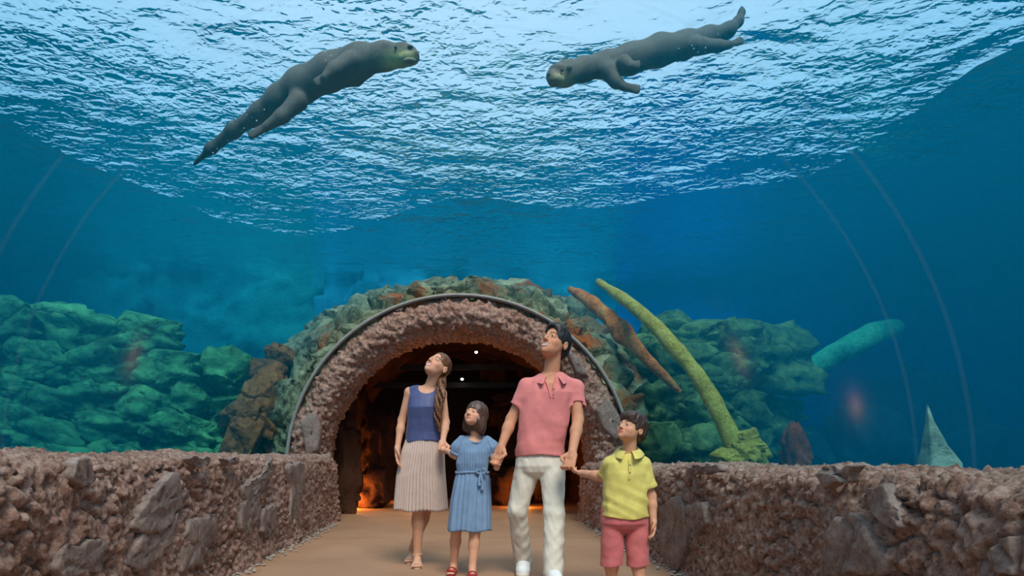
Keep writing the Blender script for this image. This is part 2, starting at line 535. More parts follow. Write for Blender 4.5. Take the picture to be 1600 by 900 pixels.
# loose gravel along the foot of each wall: one strip of small lumps each
def gravel(side, name, label):
    Vs, Fs = [], []
    r2 = np.random.default_rng(5 + side)
    ico = [(0, 0, 1), (.9, 0, .2), (.28, .85, .2), (-.72, .53, .2), (-.72, -.53, .2), (.28, -.85, .2), (0, 0, -.6)]
    fc = [(0, 1, 2), (0, 2, 3), (0, 3, 4), (0, 4, 5), (0, 5, 1), (6, 2, 1), (6, 3, 2), (6, 4, 3), (6, 5, 4), (6, 1, 5)]
    for k in range(700):
        y = 2.6 + (ARCH_Y - 2.9) * r2.random() ** 1.3
        x = side * (HALF + 0.06 - abs(r2.normal()) * 0.07)
        s = 0.006 + 0.013 * r2.random()
        b = len(Vs)
        a = r2.random() * 6.28
        for v in ico:
            vx, vy = v[0] * math.cos(a) - v[1] * math.sin(a), v[0] * math.sin(a) + v[1] * math.cos(a)
            Vs.append((x + vx * s * 1.3, y + vy * s, s * 0.5 + v[2] * s * 0.8))
        Fs += [[b + i for i in f] for f in fc]
    o = mesh_obj(name, Vs, Fs, M['gravel'], smooth=False)
    tag(o, label, 'gravel', kind='stuff')
gravel(-1, 'gravel', 'loose pale gravel along the foot of the left rock wall')
gravel(1, 'gravel', 'loose pale gravel along the foot of the right rock wall')

# ---- rock arch at the mouth of the cave
def arch_ring():
    # profile around the ring: closed loop in (r, y)
    R_in, R_out = 1.84, 2.31
    prof = np.array([(R_out, 0.9), (R_out, 0.3), (R_out, 0.10), (2.25, 0.02), (2.15, -0.05), (2.04, -0.06), (1.95, -0.01), (1.88, 0.10), (R_in, 0.25), (1.82, 0.45), (1.84, 0.7), (1.90, 0.95)])
    seg = np.r_[0, np.cumsum(np.linalg.norm(np.diff(prof, axis=0), axis=1))]
    npf = 130
    t = np.linspace(0, seg[-1], npf)
    pr = np.interp(t, seg, prof[:, 0]); py = np.interp(t, seg, prof[:, 1])
    # path: leg up, semicircle, leg down
    path = []
    for z in np.linspace(-0.05, ZC, 36, endpoint=False): path.append((-1, z, None))
    for a in np.linspace(math.pi, 0, 500): path.append((0, 0, a))
    for z in np.linspace(ZC, -0.05, 37)[1:]: path.append((1, z, None))
    V, N = [], []
    dr, dy = np.gradient(pr), np.gradient(py)
    nr, nyy = dy, -dr
    l = np.hypot(nr, nyy); nr, nyy = nr / l, nyy / l
    for s, z, a in path:
        if a is None:
            V.append(np.stack([s * pr, ARCH_Y + py, np.full(npf, z)], 1)); N.append(np.stack([s * nr, nyy, 0 * nr], 1))
        else:
            V.append(np.stack([math.cos(a) * pr, ARCH_Y + py, ZC + math.sin(a) * pr], 1)); N.append(np.stack([math.cos(a) * nr, nyy, math.sin(a) * nr], 1))
    V = np.vstack(V); N = np.vstack(N)
    # outward must point away from the profile centre
    cen = np.tile(np.stack([pr, py], 1), (len(path), 1)) - np.array([2.08, 0.4])
    sgn = np.sign((np.tile(np.stack([nr, nyy], 1), (len(path), 1)) * cen).sum(1)); N *= sgn[:, None]
    f1, f2 = worley(V * 11, 4); g1, g2 = worley(V * 5, 8)
    p1, p2 = worley(V * 19, 12)
    d = 0.05 * fbm(V * 2.0, 61, 3) + 0.075 * (0.5 - f1) + 0.06 * (0.5 - g1) + 0.035 * fbm(V * 18, 3, 3) - 0.03 * np.clip(0.42 - p1, 0, 1) / 0.42
    d *= np.tile(np.clip((np.abs(pr - 2.31) + np.clip(0.35 - py, 0, 1)) / 0.12, 0.1, 1), len(path))
    V = V + N * d[:, None]
    return V, grid_faces(len(path), npf)
Va, Fa = arch_ring()
arch = mesh_obj('arch', Va, Fa, M['rock'])
tag(arch, 'rough pinkish rock arch around the dark cave mouth', 'arch', kind='structure')
# smooth slab stones set in the arch (left and right foot)
def arch_stone(cpts, seed):
    V = []
    c = np.mean(cpts, 0)
    n = 40
    cl = np.vstack([cpts, cpts[:1]])
    seg = np.r_[0, np.cumsum(np.linalg.norm(np.diff(cl, axis=0), axis=1))]
    t = np.linspace(0, seg[-1], n, endpoint=False)
    out = np.stack([np.interp(t, seg, cl[:, k]) for k in range(3)], 1)
    rs = [1.02, 1.0, 0.94, 0.8, 0.5, 0.2, 0.03]; hs = [-0.8, 0, 0.6, .8, .85, .88, .88]
    for r, h in zip(rs, hs):
        q = c + (out - c) * r
        q = q + np.array([0, -1, 0]) * (0.07 * h) * (1 + 0.6 * perlin(q * 5, seed))[:, None]
        V.append(q)
    V = np.vstack(V)
    Fc = [list(f) for f in grid_faces(len(rs), n, close_v=True)] + [list(range((len(rs) - 1) * n, len(rs) * n))]
    mesh_obj('stone', V, Fc, M['slab'], arch)
for k, pl in enumerate([[(470, 660), (492, 640), (503, 668), (498, 706), (480, 716)], [(930, 640), (948, 618), (968, 650), (975, 680), (962, 690), (940, 668)], [(492, 716), (516, 706), (520, 750), (508, 790), (496, 770)], [(880, 540), (905, 560), (920, 590), (900, 585)]]):
    arch_stone(np.array([P(a, b, ARCH_Y - 0.05) for a, b in pl]), 70 + k)

# grey gasket rim where the acrylic meets the arch
def arc_band(R0, R1, y0, y1, name, mat, parent=None, a0=math.pi * 1.03, a1=-math.pi * 0.03, n=120):
    V = []
    for a in np.linspace(a0, a1, n):
        c, s = math.cos(a), math.sin(a)
        for (r, y) in ((R0, y0), (R1, y0), (R1, y1), (R0, y1)):
            V.append((c * r, y, ZC + s * r))
    Fc = [list(f) for f in grid_faces(n, 4, close_v=True)] + [[0, 1, 2, 3], [4 * n - 1, 4 * n - 2, 4 * n - 3, 4 * n - 4]]
    return mesh_obj(name, V, Fc, mat, parent)
rim = arc_band(2.31, 2.345, ARCH_Y - 0.02, ARCH_Y + 0.12, 'tunnel_rim', M['rim'])
tag(rim, 'thin grey rim sealing the tunnel glass against the rock arch', 'rim', kind='structure')

# ---- acrylic tunnel glass (curved panels with clear seams)
glass = empty('acrylic_tunnel', (0, 0, 0), 'clear curved acrylic tunnel vault with faint vertical seams over the walkway', 'glass', kind='structure')
def vault(y0, y1, name, mat, R, n=96, ny=2):
    V = []
    ang = np.linspace(math.pi * 1.0, 0, n)
    for y in np.linspace(y0, y1, ny):
        V.append(np.stack([np.cos(ang) * R, np.full(n, y), ZC + np.sin(ang) * R], 1))
    return mesh_obj(name, np.vstack(V), grid_faces(ny, n), mat, glass)
for a, b in ((Y0, 3.02), (3.05, 3.40), (3.43, ARCH_Y)):
    vault(a, b, 'panel', M['acrylic'], RT - 0.012)
for a, b in ((3.02, 3.05), (3.40, 3.43)):
    vault(a, b, 'seam', M['seam'], RT - 0.012)

# ---- water body (volume) around the tunnel
def water_body():
    n = 64
    ang = np.linspace(math.pi, 0, n)
    hole = [(-RT, -1.2)] + [(math.cos(a) * RT, ZC + math.sin(a) * RT) for a in ang] + [(RT, -1.2)]
    X = 16.0
    top = SURF + 0.12
    outer = [(-X, -1.2)] + [(-X + (2 * X) * (k / (n - 1)), top) for k in range(n)] + [(X, -1.2)]
    m = len(hole)
    V = []
    for y in (Y0, Y1):
        V += [(x, y, z) for x, z in hole] + [(x, y, z) for x, z in outer]
    S = 2 * m
    Fc = []
    for k in range(m - 1):
        Fc.append([k, k + 1, m + k + 1, m + k])                       # front cap y0
        Fc.append([S + k, S + m + k, S + m + k + 1, S + k + 1])       # back cap
        Fc.append([k, S + k, S + k + 1, k + 1])                       # hole wall
        Fc.append([m + k, m + k + 1, S + m + k + 1, S + m + k])       # outer
    Fc.append([0, m, S + m, S]); Fc.append([m - 1, S + m - 1, S + 2 * m - 1, 2 * m - 1])
    return V, Fc
Vw, Fw = water_body()
wb_o = mesh_obj('tank_water', Vw, Fw, M['water'], smooth=False)
import bmesh
_bm = bmesh.new(); _bm.from_mesh(wb_o.data); bmesh.ops.recalc_face_normals(_bm, faces=_bm.faces); _bm.to_mesh(wb_o.data); _bm.free()
tag(wb_o, 'clear blue green water filling the tank around the tunnel', 'water', kind='stuff')

# ---- rippled water surface seen from below
xs = np.arange(-15.5, 15.6, 0.075); ys = np.arange(-2.0, Y1 - 0.2, 0.065)
Xg, Yg = np.meshgrid(xs, ys, indexing='ij')
Q = np.stack([Xg.ravel(), Yg.ravel(), 0 * Xg.ravel()], 1)
wq = np.stack([perlin(Q * 0.6, 81), perlin(Q * 0.6, 82), 0 * Q[:, 0]], 1) * 0.6
hgt = 0.040 * perlin((Q + wq) * np.array([1.1, 1.5, 1]), 83) + 0.022 * perlin((Q + wq) * np.array([2.6, 3.6, 1]), 84) + 0.012 * perlin((Q + wq) * np.array([5.5, 7.0, 1]), 85)
Vs = Q.copy(); Vs[:, 2] = SURF + hgt
ws = mesh_obj('water_surface', Vs, grid_faces(len(xs), len(ys)), M['surface'])
tag(ws, 'rippled blue water surface with bright glints seen from below', 'water surface', kind='stuff')

# ---- tank shell
def tank_wall(name, a, b, label, mat, seed, amp=0.35):
    a, b = np.array(a, float), np.array(b, float)
    L = np.linalg.norm(b - a); nu = int(L / 0.12); nz = 52
    U, Zz = np.meshgrid(np.linspace(0, 1, nu), np.linspace(-0.6, SURF + 0.3, nz), indexing='ij')
    base = np.zeros((nu * nz, 3)); base[:, :2] = a + (b - a) * U.ravel()[:, None]; base[:, 2] = Zz.ravel()
    nrm = np.array([-(b - a)[1], (b - a)[0]]) / L
    h1, e1 = facets(base * 0.8 + 0.3 * fbm(base * 0.8, seed)[:, None], seed, 0.9)
    d = amp * h1 + 0.35 * amp * fbm(base * 2.2, seed + 1, 3) - 0.12 * np.clip(0.12 - e1, 0, 1) / 0.12
    base[:, :2] += nrm * d[:, None]
    o = mesh_obj(name, base, grid_faces(nu, nz), mat)
    return tag(o, label, kind='structure')
tank_wall('wall_tank_left', (-13, Y0), (-11, 13.5), 'murky teal tank wall far left behind the water', M['tank_left'], 90)
tank_wall('wall_tank_back', (-3.2, 14.7), (4.0, 16.0), 'murky blue green tank wall behind the arch', M['tank_back'], 91)
tank_wall('wall_tank_rear', (-11.2, 13.3), (-3.0, 14.8), 'murky teal green tank wall behind the green rocks', M['tank_left'], 97)
tank_wall('wall_tank_corner', (3.8, 16.0), (13, 14.0), 'deep blue tank wall behind the sunken logs', M['tank_right'], 95, 0.25)
tank_wall('wall_tank_right', (12.8, 14.2), (14, Y0), 'deep blue tank wall far right behind the water', M['tank_right'], 92, 0.25)
for sd in (-1, 1):
    nu, nv = 60, 120
    U, W_ = np.meshgrid(np.linspace(2.37, 15, nu), np.linspace(Y0, Y1, nv), indexing='ij')
    b = np.stack([sd * U.ravel(), W_.ravel(), 0 * U.ravel()], 1)
    b[:, 2] = 0.15 + 0.25 * fbm(b * 0.7, 93, 3)
    o = mesh_obj('tank_floor', b, grid_faces(nu, nv, flip=(sd < 0)), M['tank_floor'])
    tag(o, 'pale gravel bed of the tank %s of the tunnel' % ('left' if sd < 0 else 'right'), 'tank bed', kind='structure')

# ---- algae covered rock bank wrapped around the arch
def bank():
    na, nr = 260, 80
    A, Rr = np.meshgrid(np.linspace(math.pi * 1.10, -math.pi * 0.10, na), np.linspace(0, 1, nr), indexing='ij')
    r = 2.22 + Rr * (0.85 + 0.75 * np.abs(np.cos(A)) ** 1.5)
    y = ARCH_Y + 0.07 + Rr ** 1.4 * 2.6
    b = np.stack([np.cos(A) * r, y, ZC + np.sin(A) * r], -1).reshape(-1, 3)
    n = np.stack([np.cos(A) * 0.75, -0.65 + 0 * A, np.sin(A) * 0.75], -1).reshape(-1, 3)
    wq = np.stack([perlin(b * 1.5, 3), perlin(b * 1.5, 4), perlin(b * 1.5, 5)], 1) * 0.3
    h1, e1 = facets(b * np.array([1.5, 1.5, 2.2]) + wq, 14, 0.9); h2, e2 = facets(b * np.array([4.5, 4.5, 6.0]) + wq, 15, 0.9)
    d = 0.20 * h1 + 0.07 * h2 + 0.10 * fbm(b * 2.2, 16, 4) - 0.07 * (np.clip(0.12 - e1, 0, 1) / 0.12) - 0.1
    fade = np.clip(Rr.ravel() / 0.12, 0, 1)
    return b + n * (d * fade)[:, None], grid_faces(na, nr)
Vb, Fb = bank()
bk = mesh_obj('rock_bank', Vb, Fb, M['algae_bank'])
tag(bk, 'algae covered brown and green rock bank wrapped around the arch underwater', 'rock', kind='structure')

# ---- block built underwater rock walls
_block_cache = {}
def block_mesh(seed, mat):
    key = (seed, mat.name)
    if key in _block_cache: return _block_cache[key]
    n = 13
    bm = bmesh.new()
    bmesh.ops.create_cube(bm, size=2.0)
    bmesh.ops.subdivide_edges(bm, edges=bm.edges[:], cuts=n, use_grid_fill=True)
    V = np.array([v.co[:] for v in bm.verts])
    # squarish superellipsoid
    nn = (np.abs(V) ** 9).sum(1) ** (1 / 9)
    V2 = V / nn[:, None]
    hf, ef = facets(V2 * np.array([1.7, 1.7, 2.6]) + seed * 3.3, seed, 1.2)
    V2 = V2 * (0.92 + 0.30 * fbm(V2 * 0.9 + seed * 7.7, seed, 2) + 0.20 * (hf - 0.5) + 0.10 * fbm(V2 * 3.0 + seed, seed + 5, 3))[:, None]
    # a planar chip
    for k in range(9):
        r2 = np.random.default_rng(seed * 10 + k); nv = r2.normal(size=3); nv /= np.linalg.norm(nv)
        dd = V2 @ nv - (0.80 + 0.25 * r2.random())
        V2 -= nv * np.clip(dd, 0, 1)[:, None] * 0.85
    for v, c in zip(bm.verts, V2): v.co = c
    me = bpy.data.meshes.new('rock')
    bm.to_mesh(me); bm.free()
    me.polygons.foreach_set('use_smooth', np.ones(len(me.polygons), dtype=bool))
    me.materials.append(mat)
    _block_cache[key] = me
    return me
def rock_piece(parent, c, size, seed, mat, rot=(0, 0, 0), name='rock'):
    o = bpy.data.objects.new(name, block_mesh(seed % 9, mat)); COL.objects.link(o)
    o.parent = parent
    o.location = tuple(float(a) for a in (np.array(c) - np.array(parent.location)))
    o.scale = tuple(float(s) / 2 for s in size); o.rotation_euler = rot
    return o
rw = empty('rock_wall', (-5.5, 8.6, 0), 'green algae covered blocky rock wall standing underwater left of the arch', 'rock wall', kind='structure')
r2 = np.random.default_rng(3)
k = 0
z = 0.15
while z < 2.75:
    h = 0.38 + 0.22 * r2.random()
    u = -0.2 * r2.random()
    while u < 1.0:
        wdt = 0.55 + 0.55 * r2.random()
        a = np.array([-8.6, 6.6]); b = np.array([-2.9, 9.9])
        L = np.linalg.norm(b - a)
        um = u + wdt / L / 2
        zmax = 2.75 + 0.15 * math.sin(um * 9) - (0.35 if um > 0.85 else 0)
        if z + h * 0.5 < zmax:
            p = a + (b - a) * um
            off = 0.22 * (r2.random() - 0.5) + 0.18 * z
            rock_piece(rw, (p[0] - 0.3 * off, p[1] + off + 0.1, z + h / 2), (wdt * 1.16, 0.75, h * 1.28), k, M['algae_left'], (0.15 * r2.normal(), 0.16 * r2.normal(), 0.52 + 0.2 * r2.normal()))
            k += 1
        u += wdt / L
    z += h * 0.94
rw2 = empty('rock_wall', (3.6, 9.4, 0), 'dark mossy rock pile underwater right of the arch behind the yellow trunk', 'rock wall', kind='structure')
for (px, py, d, wd, hh) in ((1030, 690, 9.6, .9, .6), (1085, 700, 9.4, .8, .55), (1040, 630, 9.9, .9, .6), (1095, 640, 9.7, .8, .5), (1060, 570, 10.2, 1.0, .6), (1000, 560, 10.4, .9, .6), (1120, 590, 10.2, .9, .6), (1090, 530, 10.6, 1.0, .55), (1130, 680, 9.9, .8, .6), (1150, 640, 10.3, .9, .6), (1040, 520, 10.8, .9, .5)):
    k += 1
    rock_piece(rw2, P(px, py, d), (wd, .8, hh * 1.15), k, M['algae_right'], (0.2 * r2.normal(), 0.2 * r2.normal(), 0.4 * r2.normal()))
for (nm_lab, spots) in (('dark blue grey boulder heap in the deep water beyond the right low wall', ((4.9, 12.6, 1.9, 1.5), (6.3, 12.9, 2.0, 1.3), (7.8, 12.3, 2.0, 1.6), (9.2, 11.6, 1.9, 1.4), (10.2, 10.4, 1.8, 1.5), (5.6, 12.9, 1.6, 2.2), (8.6, 12.2, 1.7, 2.3), (10.4, 8.6, 1.9, 1.8))),
                        ('dark teal boulder heap in the deep water behind the green rock wall', ((-9.6, 10.5, 2.2, 1.9), (-8.0, 11.3, 2.0, 2.2), (-6.2, 12.0, 2.0, 1.9), (-4.6, 12.4, 1.8, 2.2), (-10.2, 8.4, 2.0, 2.3)))):
    hp = empty('rock_wall', (spots[0][0], spots[0][1], 0), nm_lab, 'rock wall', kind='structure')
    for (x, y, wd, hh) in spots:
        k += 1
        rock_piece(hp, (x, y, .1 + hh / 2), (wd, 1.3, hh), k, M['algae_deep'], (0.1 * r2.normal(), 0.1 * r2.normal(), 0.5 * r2.normal()))
led = empty('rock_ledge', tuple(P(1185, 715, 10.6)), 'big dark square rock ledge with a mossy green top underwater', 'rock')
rock_piece(led, P(1192, 562, 10.6) + np.array([0, 0.3, 0]), (1.55, 1.4, 1.2), 4, M['algae_right'], (0.05, -0.03, 0.15), 'ledge_block')
rock_piece(led, P(1150, 545, 10.4), (0.75, 0.9, 0.7), 2, M['algae_right'], (0.1, 0.1, 0.4), 'ledge_block')
rock_piece(led, P(1185, 660, 10.7) + np.array([0, 0.5, 0]), (1.5, 1.2, 1.1), 7, M['algae_right'], (0.05, -0.03, 0.15), 'ledge_block')

# ---- sunken logs
def tube(points, radii, n=28, seed=0, amp=0.08, caps=True):
    pts = np.array(points, float); radii = np.array(radii, float)
    m = 60
    s = np.r_[0, np.cumsum(np.linalg.norm(np.diff(pts, axis=0), axis=1))]
    # smooth resample (Catmull-Rom)
    def cr(t, arr):
        k = np.clip(np.searchsorted(s, t, 'right') - 1, 0, len(s) - 2)
        u = ((t - s[k]) / (s[k + 1] - s[k]))
        if arr.ndim > 1: u = u[:, None]
        p1, p2 = arr[k], arr[k + 1]; p0 = arr[np.maximum(k - 1, 0)]; p3 = arr[np.minimum(k + 2, len(s) - 1)]
        return 0.5 * (2 * p1 + (p2 - p0) * u + (2 * p0 - 5 * p1 + 4 * p2 - p3) * u ** 2 + (3 * p1 - p0 - 3 * p2 + p3) * u ** 3)
    t = np.linspace(0, s[-1], m)
    C = cr(t, pts); Rr = np.interp(t, s, radii)
    T = np.gradient(C, axis=0); T /= np.linalg.norm(T, axis=1)[:, None]
    up = np.array([0.13, 0.92, 0.37]); V = []
    for k in range(m):
        a = np.cross(T[k], up); a /= np.linalg.norm(a); b = np.cross(T[k], a)
        an = np.linspace(0, 2 * math.pi, n, endpoint=False)
        ring = C[k] + Rr[k] * (np.cos(an)[:, None] * a + np.sin(an)[:, None] * b)
        nn = (ring - C[k]) / Rr[k]
        ring = ring + nn * (Rr[k] * amp * 2.5 * fbm(ring * (0.35 / max(radii.max(), .01)) + seed, seed, 3))[:, None]
        V.append(ring)
    V = np.vstack(V + [C[:1], C[-1:]])
    Fc = [list(f) for f in grid_faces(m, n, close_v=True)]
    for j in range(n):
        Fc.append([j, m * n, (j + 1) % n]); Fc.append([(m - 1) * n + (j + 1) % n, m * n + 1, (m - 1) * n + j])
    return V, Fc
tr = empty('tree_trunk', P(1150, 722, 8.0), 'slender yellow green mossy trunk leaning over the arch underwater', 'trunk')
V, Fc = tube([P(1160, 728, 8.0), P(1140, 680, 8.0), P(1105, 610, 8.2), P(1060, 550, 8.5), P(1010, 497, 8.9), P(975, 468, 9.4), P(935, 440, 10.2)], [0.17, 0.105, 0.095, 0.092, 0.088, 0.08, 0.05], seed=3, amp=0.13)
mesh_obj('stem', V, Fc, M['moss'], tr, origin=P(1150, 722, 8.0))
for (px, py, sx, sz, sd) in ((1160, 706, .46, .34, 5), (1166, 690, .26, .26, 2), (1140, 716, .4, .22, 7), (1178, 708, .24, .28, 1)):
    rock_piece(tr, P(px, py, 7.95), (sx, .4, sz), sd, M['moss'], (0.1, 0.2, sd), 'root_lump')
lg = empty('sunken_log', P(1250, 590, 10.5), 'pale green sunken log slanting up to the right in blue water', 'log')
V, Fc = tube([P(1226, 606, 11.5), P(1290, 563, 11.3), P(1340, 535, 11.2), P(1375, 518, 11.5), P(1400, 512, 11.7)], [0.15, 0.19, 0.2, 0.18, 0.14], seed=8, amp=0.08)
mesh_obj('stem', V, Fc, M['green_log'], lg, origin=P(1250, 590, 10.5))
rl = empty('sunken_branch', P(1045, 605, 9.0), 'rust orange branch curving down beside the arch underwater', 'branch')
V, Fc = tube([P(1062, 612, 9.4), P(1020, 570, 9.35), P(975, 520, 9.5), P(935, 480, 9.9), P(890, 452, 10.5)], [0.03, 0.08, 0.12, 0.10, 0.05], seed=12, amp=0.25)
mesh_obj('stem', V, Fc, M['rust_log'], rl, origin=P(1045, 605, 9.0))
rl2 = empty('rust_rock', P(385, 735, 9.2), 'rust brown rock leaning against the bank left of the arch', 'rock')
for kk, (px, py, d, sx, sz) in enumerate(((378, 695, 9.3, .5, .8), (400, 640, 9.5, .5, .8), (420, 590, 9.8, .45, .6), (440, 560, 10.1, .4, .4), (372, 660, 9.5, .35, .6))):
    rock_piece(rl2, P(px, py, d), (sx, .6, sz), kk + 3, M['rust_rock'], (0.1, .45, kk), 'rock')
rr = empty('red_boulder', P(1242, 735, 8.5), 'dim reddish brown boulder standing alone in dark blue water', 'rock')
rock_piece(rr, P(1242, 706, 8.5), (.34, .3, .75), 3, M['red_rock'], (0, 0, .4), 'boulder')
pr_ = empty('pale_boulder', P(1465, 735, 6.2), 'pale pointed rock behind the right low wall', 'rock')
def shard(pts_base, apex, mat, parent, seed):
    n = 28; m = 14
    base = np.array(pts_base); c = base.mean(0)
    cl = np.vstack([base, base[:1]]); seg = np.r_[0, np.cumsum(np.linalg.norm(np.diff(cl, axis=0), axis=1))]
    t = np.linspace(0, seg[-1], n, endpoint=False)
    ring = np.stack([np.interp(t, seg, cl[:, k]) for k in range(3)], 1)
    V = []
    for u in np.linspace(0, 0.97, m):
        q = ring + (apex - ring) * u
        V.append(q + (q - (c + (apex - c) * u)) * (0.5 * fbm(q * 3 + seed, seed, 3))[:, None])
    Fc = [list(f) for f in grid_faces(m, n, close_v=True)] + [list(range((m - 1) * n, m * n))]
    mesh_obj('boulder', np.vstack(V), Fc, mat, parent, origin=np.array(parent.location))
b0 = P(1465, 735, 6.2)
shard([b0 + np.array(v) for v in ((-.10, -.10, -.1), (.14, -.18, -.1), (.26, .1, -.1), (.08, .24, -.1), (-.10, .16, -.1))], P(1448, 628, 6.3), M['grey_rock'], pr_, 5)

# ---- cave behind the arch
def cave():
    na, ny = 130, 110
    A, Yy = np.meshgrid(np.linspace(math.pi, 0, na), np.linspace(ARCH_Y + 0.5, 14.2, ny), indexing='ij')
    R = 1.93 + 0.30 * np.clip((Yy - ARCH_Y - 0.6) / 1.2, 0, 1)
    # squarer section: stretch the lower parts straight down
    X = np.cos(A) * R; Z = ZC + np.sin(A) * R
    low = np.abs(np.cos(A)) > 0.92
    Z = np.where(low, Z - (np.abs(np.cos(A)) - 0.92) / 0.08 * 0.85, Z)
    b = np.stack([X, Yy, Z], -1).reshape(-1, 3)
    n = np.stack([-np.cos(A), 0 * A, -np.sin(A)], -1).reshape(-1, 3)
    f1, f2 = worley(b * 1.4, 41)
    d = 0.26 * (0.45 - f1) + 0.22 * fbm(b * 1.1, 42, 4)
    d *= np.clip((Yy.ravel() - ARCH_Y - 0.5) / 0.8, 0.15, 1)
    d = np.clip(d, -0.02, 0.5)
    return b + n * d[:, None], grid_faces(na, ny, flip=True)
V, Fc = cave()
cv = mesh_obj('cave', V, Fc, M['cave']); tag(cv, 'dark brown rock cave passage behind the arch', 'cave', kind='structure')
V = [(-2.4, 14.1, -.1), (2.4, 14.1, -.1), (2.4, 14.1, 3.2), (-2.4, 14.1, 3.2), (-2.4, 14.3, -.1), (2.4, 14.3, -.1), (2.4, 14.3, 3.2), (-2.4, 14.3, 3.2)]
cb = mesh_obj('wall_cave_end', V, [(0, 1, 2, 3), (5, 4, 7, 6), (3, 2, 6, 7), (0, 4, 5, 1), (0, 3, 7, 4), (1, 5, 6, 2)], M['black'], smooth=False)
tag(cb, 'end wall coloured black as the unlit depth of the cave', kind='structure')

# added unseen canopy that shades the tank sides, open above the tunnel
def roof():
    n = 96
    ang = np.linspace(0, 2 * math.pi, n, endpoint=False)
    c = np.array([0.6, 3.6])
    inner = []
    for a in ang:
        r = 1 / ((abs(math.cos(a)) / 8.0) ** 3 + (abs(math.sin(a)) / 12.5) ** 3) ** (1 / 3)
        r *= 1 + 0.10 * math.sin(3 * a + 1) + 0.06 * math.sin(7 * a) + 0.04 * math.sin(13 * a + 2)
        inner.append((c[0] + r * math.cos(a), c[1] + r * math.sin(a)))
    outer = [(24 * math.cos(a), 4 + 24 * math.sin(a)) for a in ang]
    V = []
    for z in (6.1, 6.5):
        V += [(x, y, z) for x, y in inner] + [(x, y, z) for x, y in outer]
    Fc = []
    for k in range(n):
        k1 = (k + 1) % n
        Fc += [[k, n + k, n + k1, k1], [2 * n + k, 2 * n + k1, 3 * n + k1, 3 * n + k], [k, k1, 2 * n + k1, 2 * n + k], [n + k, 3 * n + k, 3 * n + k1, n + k1]]
    o = mesh_obj('added_shade_canopy', V, Fc, M['roof'], smooth=False)
    tag(o, 'added unseen dark canopy shading the tank around an open well to the sky', kind='structure')
roof()

# ---- inside the cave: uplights, spot lamps, ledge, beams, rocks
def lamp(name, label, loc, power, color, radius=0.05, group=None, size=0.05, tilt=0):
    e = empty(name, loc, label, 'lamp', group)
    V, Fc = [], []
    n = 16
    for r, z in ((size * 0.7, 0), (size, 0.02), (size, 0.07), (size * 0.86, 0.075), (size * 0.8, 0.05)):
        for a in np.linspace(0, 2 * math.pi, n, endpoint=False): V.append((r * math.cos(a), r * math.sin(a), z))
    Fc = [list(f) for f in grid_faces(5, n, close_v=True)] + [list(range(n))[::-1]]
    h = mesh_obj('housing', V, Fc, M['dark_metal'], e)
    V = [(size * 0.78 * math.cos(a), size * 0.78 * math.sin(a), 0.058) for a in np.linspace(0, 2 * math.pi, n, endpoint=False)]
    b = mesh_obj('lens', V + [(v[0], v[1], 0.052) for v in V], [list(range(n)), list(range(n, 2 * n))[::-1]] + [[k, n + k, n + (k + 1) % n, (k + 1) % n] for k in range(n)], M['lamp_warm'] if color[2] < 0.5 else M['lamp_white'], e)
    e.rotation_euler = (tilt, 0, 0)
    ld = bpy.data.lights.new(name + '_light', 'POINT'); ld.energy = power; ld.color = color; ld.shadow_soft_size = radius
    lo = bpy.data.objects.new(name + '_light', ld); COL.objects.link(lo); lo.parent = e; lo.location = (0, 0, 0.13)
    return e
ORANGE = (1.0, 0.36, 0.06)
q = P(538, 800, 11.1); lamp('uplight', 'orange uplight at the foot of the left cave wall', (q[0], q[1], 0.001), 70, ORANGE)
q = P(815, 797, 11.5); lamp('uplight', 'orange uplight behind the man on the cave floor', (q[0], q[1], 0.001), 26, ORANGE)
q = P(925, 790, 11.6); lamp('uplight', 'orange uplight at the foot of the right cave wall', (q[0], q[1], 0.001), 8, ORANGE)
q = P(640, 785, 12.9); lamp('uplight', 'orange uplight deep in the cave behind the woman', (q[0], q[1], 0.001), 22, ORANGE)
for (px, py, d, lab) in ((744, 548, 12.3, 'small white spot lamp high under the cave roof'), (722, 590, 12.6, 'small white spot lamp lower under the cave roof')):
    q = P(px, py, d)
    sp = lamp('spot_lamp', lab, q, 0.25, (1, .9, .75), size=0.035, tilt=math.radians(125), group='spot lamps under the cave roof')
for (px0, px1, py, d, lab) in ((636, 850, 574, 12.4, 'upper dark steel beam across the cave roof'), (620, 860, 602, 12.8, 'lower dark steel beam across the cave roof')):
    a, b = P(px0, py, d), P(px1, py, d)
    V = [(x, y, z) for x in (-2.3, 2.3) for y in (d - .06, d + .06) for z in (a[2] - .05, a[2] + .05)]
    o = mesh_obj('beam', V, [(0, 1, 3, 2), (4, 6, 7, 5), (0, 4, 5, 1), (2, 3, 7, 6), (0, 2, 6, 4), (1, 5, 7, 3)], M['dark_metal'], smooth=False)
    tag(o, lab, 'beam', 'beams under the cave roof', 'structure')
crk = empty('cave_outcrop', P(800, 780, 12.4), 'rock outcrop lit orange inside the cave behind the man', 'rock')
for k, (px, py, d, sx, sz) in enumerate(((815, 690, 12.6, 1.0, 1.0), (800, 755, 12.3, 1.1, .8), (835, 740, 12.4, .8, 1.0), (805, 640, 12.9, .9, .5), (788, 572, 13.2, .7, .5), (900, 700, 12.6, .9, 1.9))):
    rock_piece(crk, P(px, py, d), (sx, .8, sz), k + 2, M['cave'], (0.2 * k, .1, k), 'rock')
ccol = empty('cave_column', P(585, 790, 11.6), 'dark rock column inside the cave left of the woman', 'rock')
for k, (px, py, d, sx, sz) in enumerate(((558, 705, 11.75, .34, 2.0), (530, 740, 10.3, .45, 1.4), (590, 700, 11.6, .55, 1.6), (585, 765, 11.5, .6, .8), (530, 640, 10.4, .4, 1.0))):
    rock_piece(ccol, P(px, py, d), (sx, .6, sz), k + 1, M['cave'], (0.1, .05, k), 'rock')

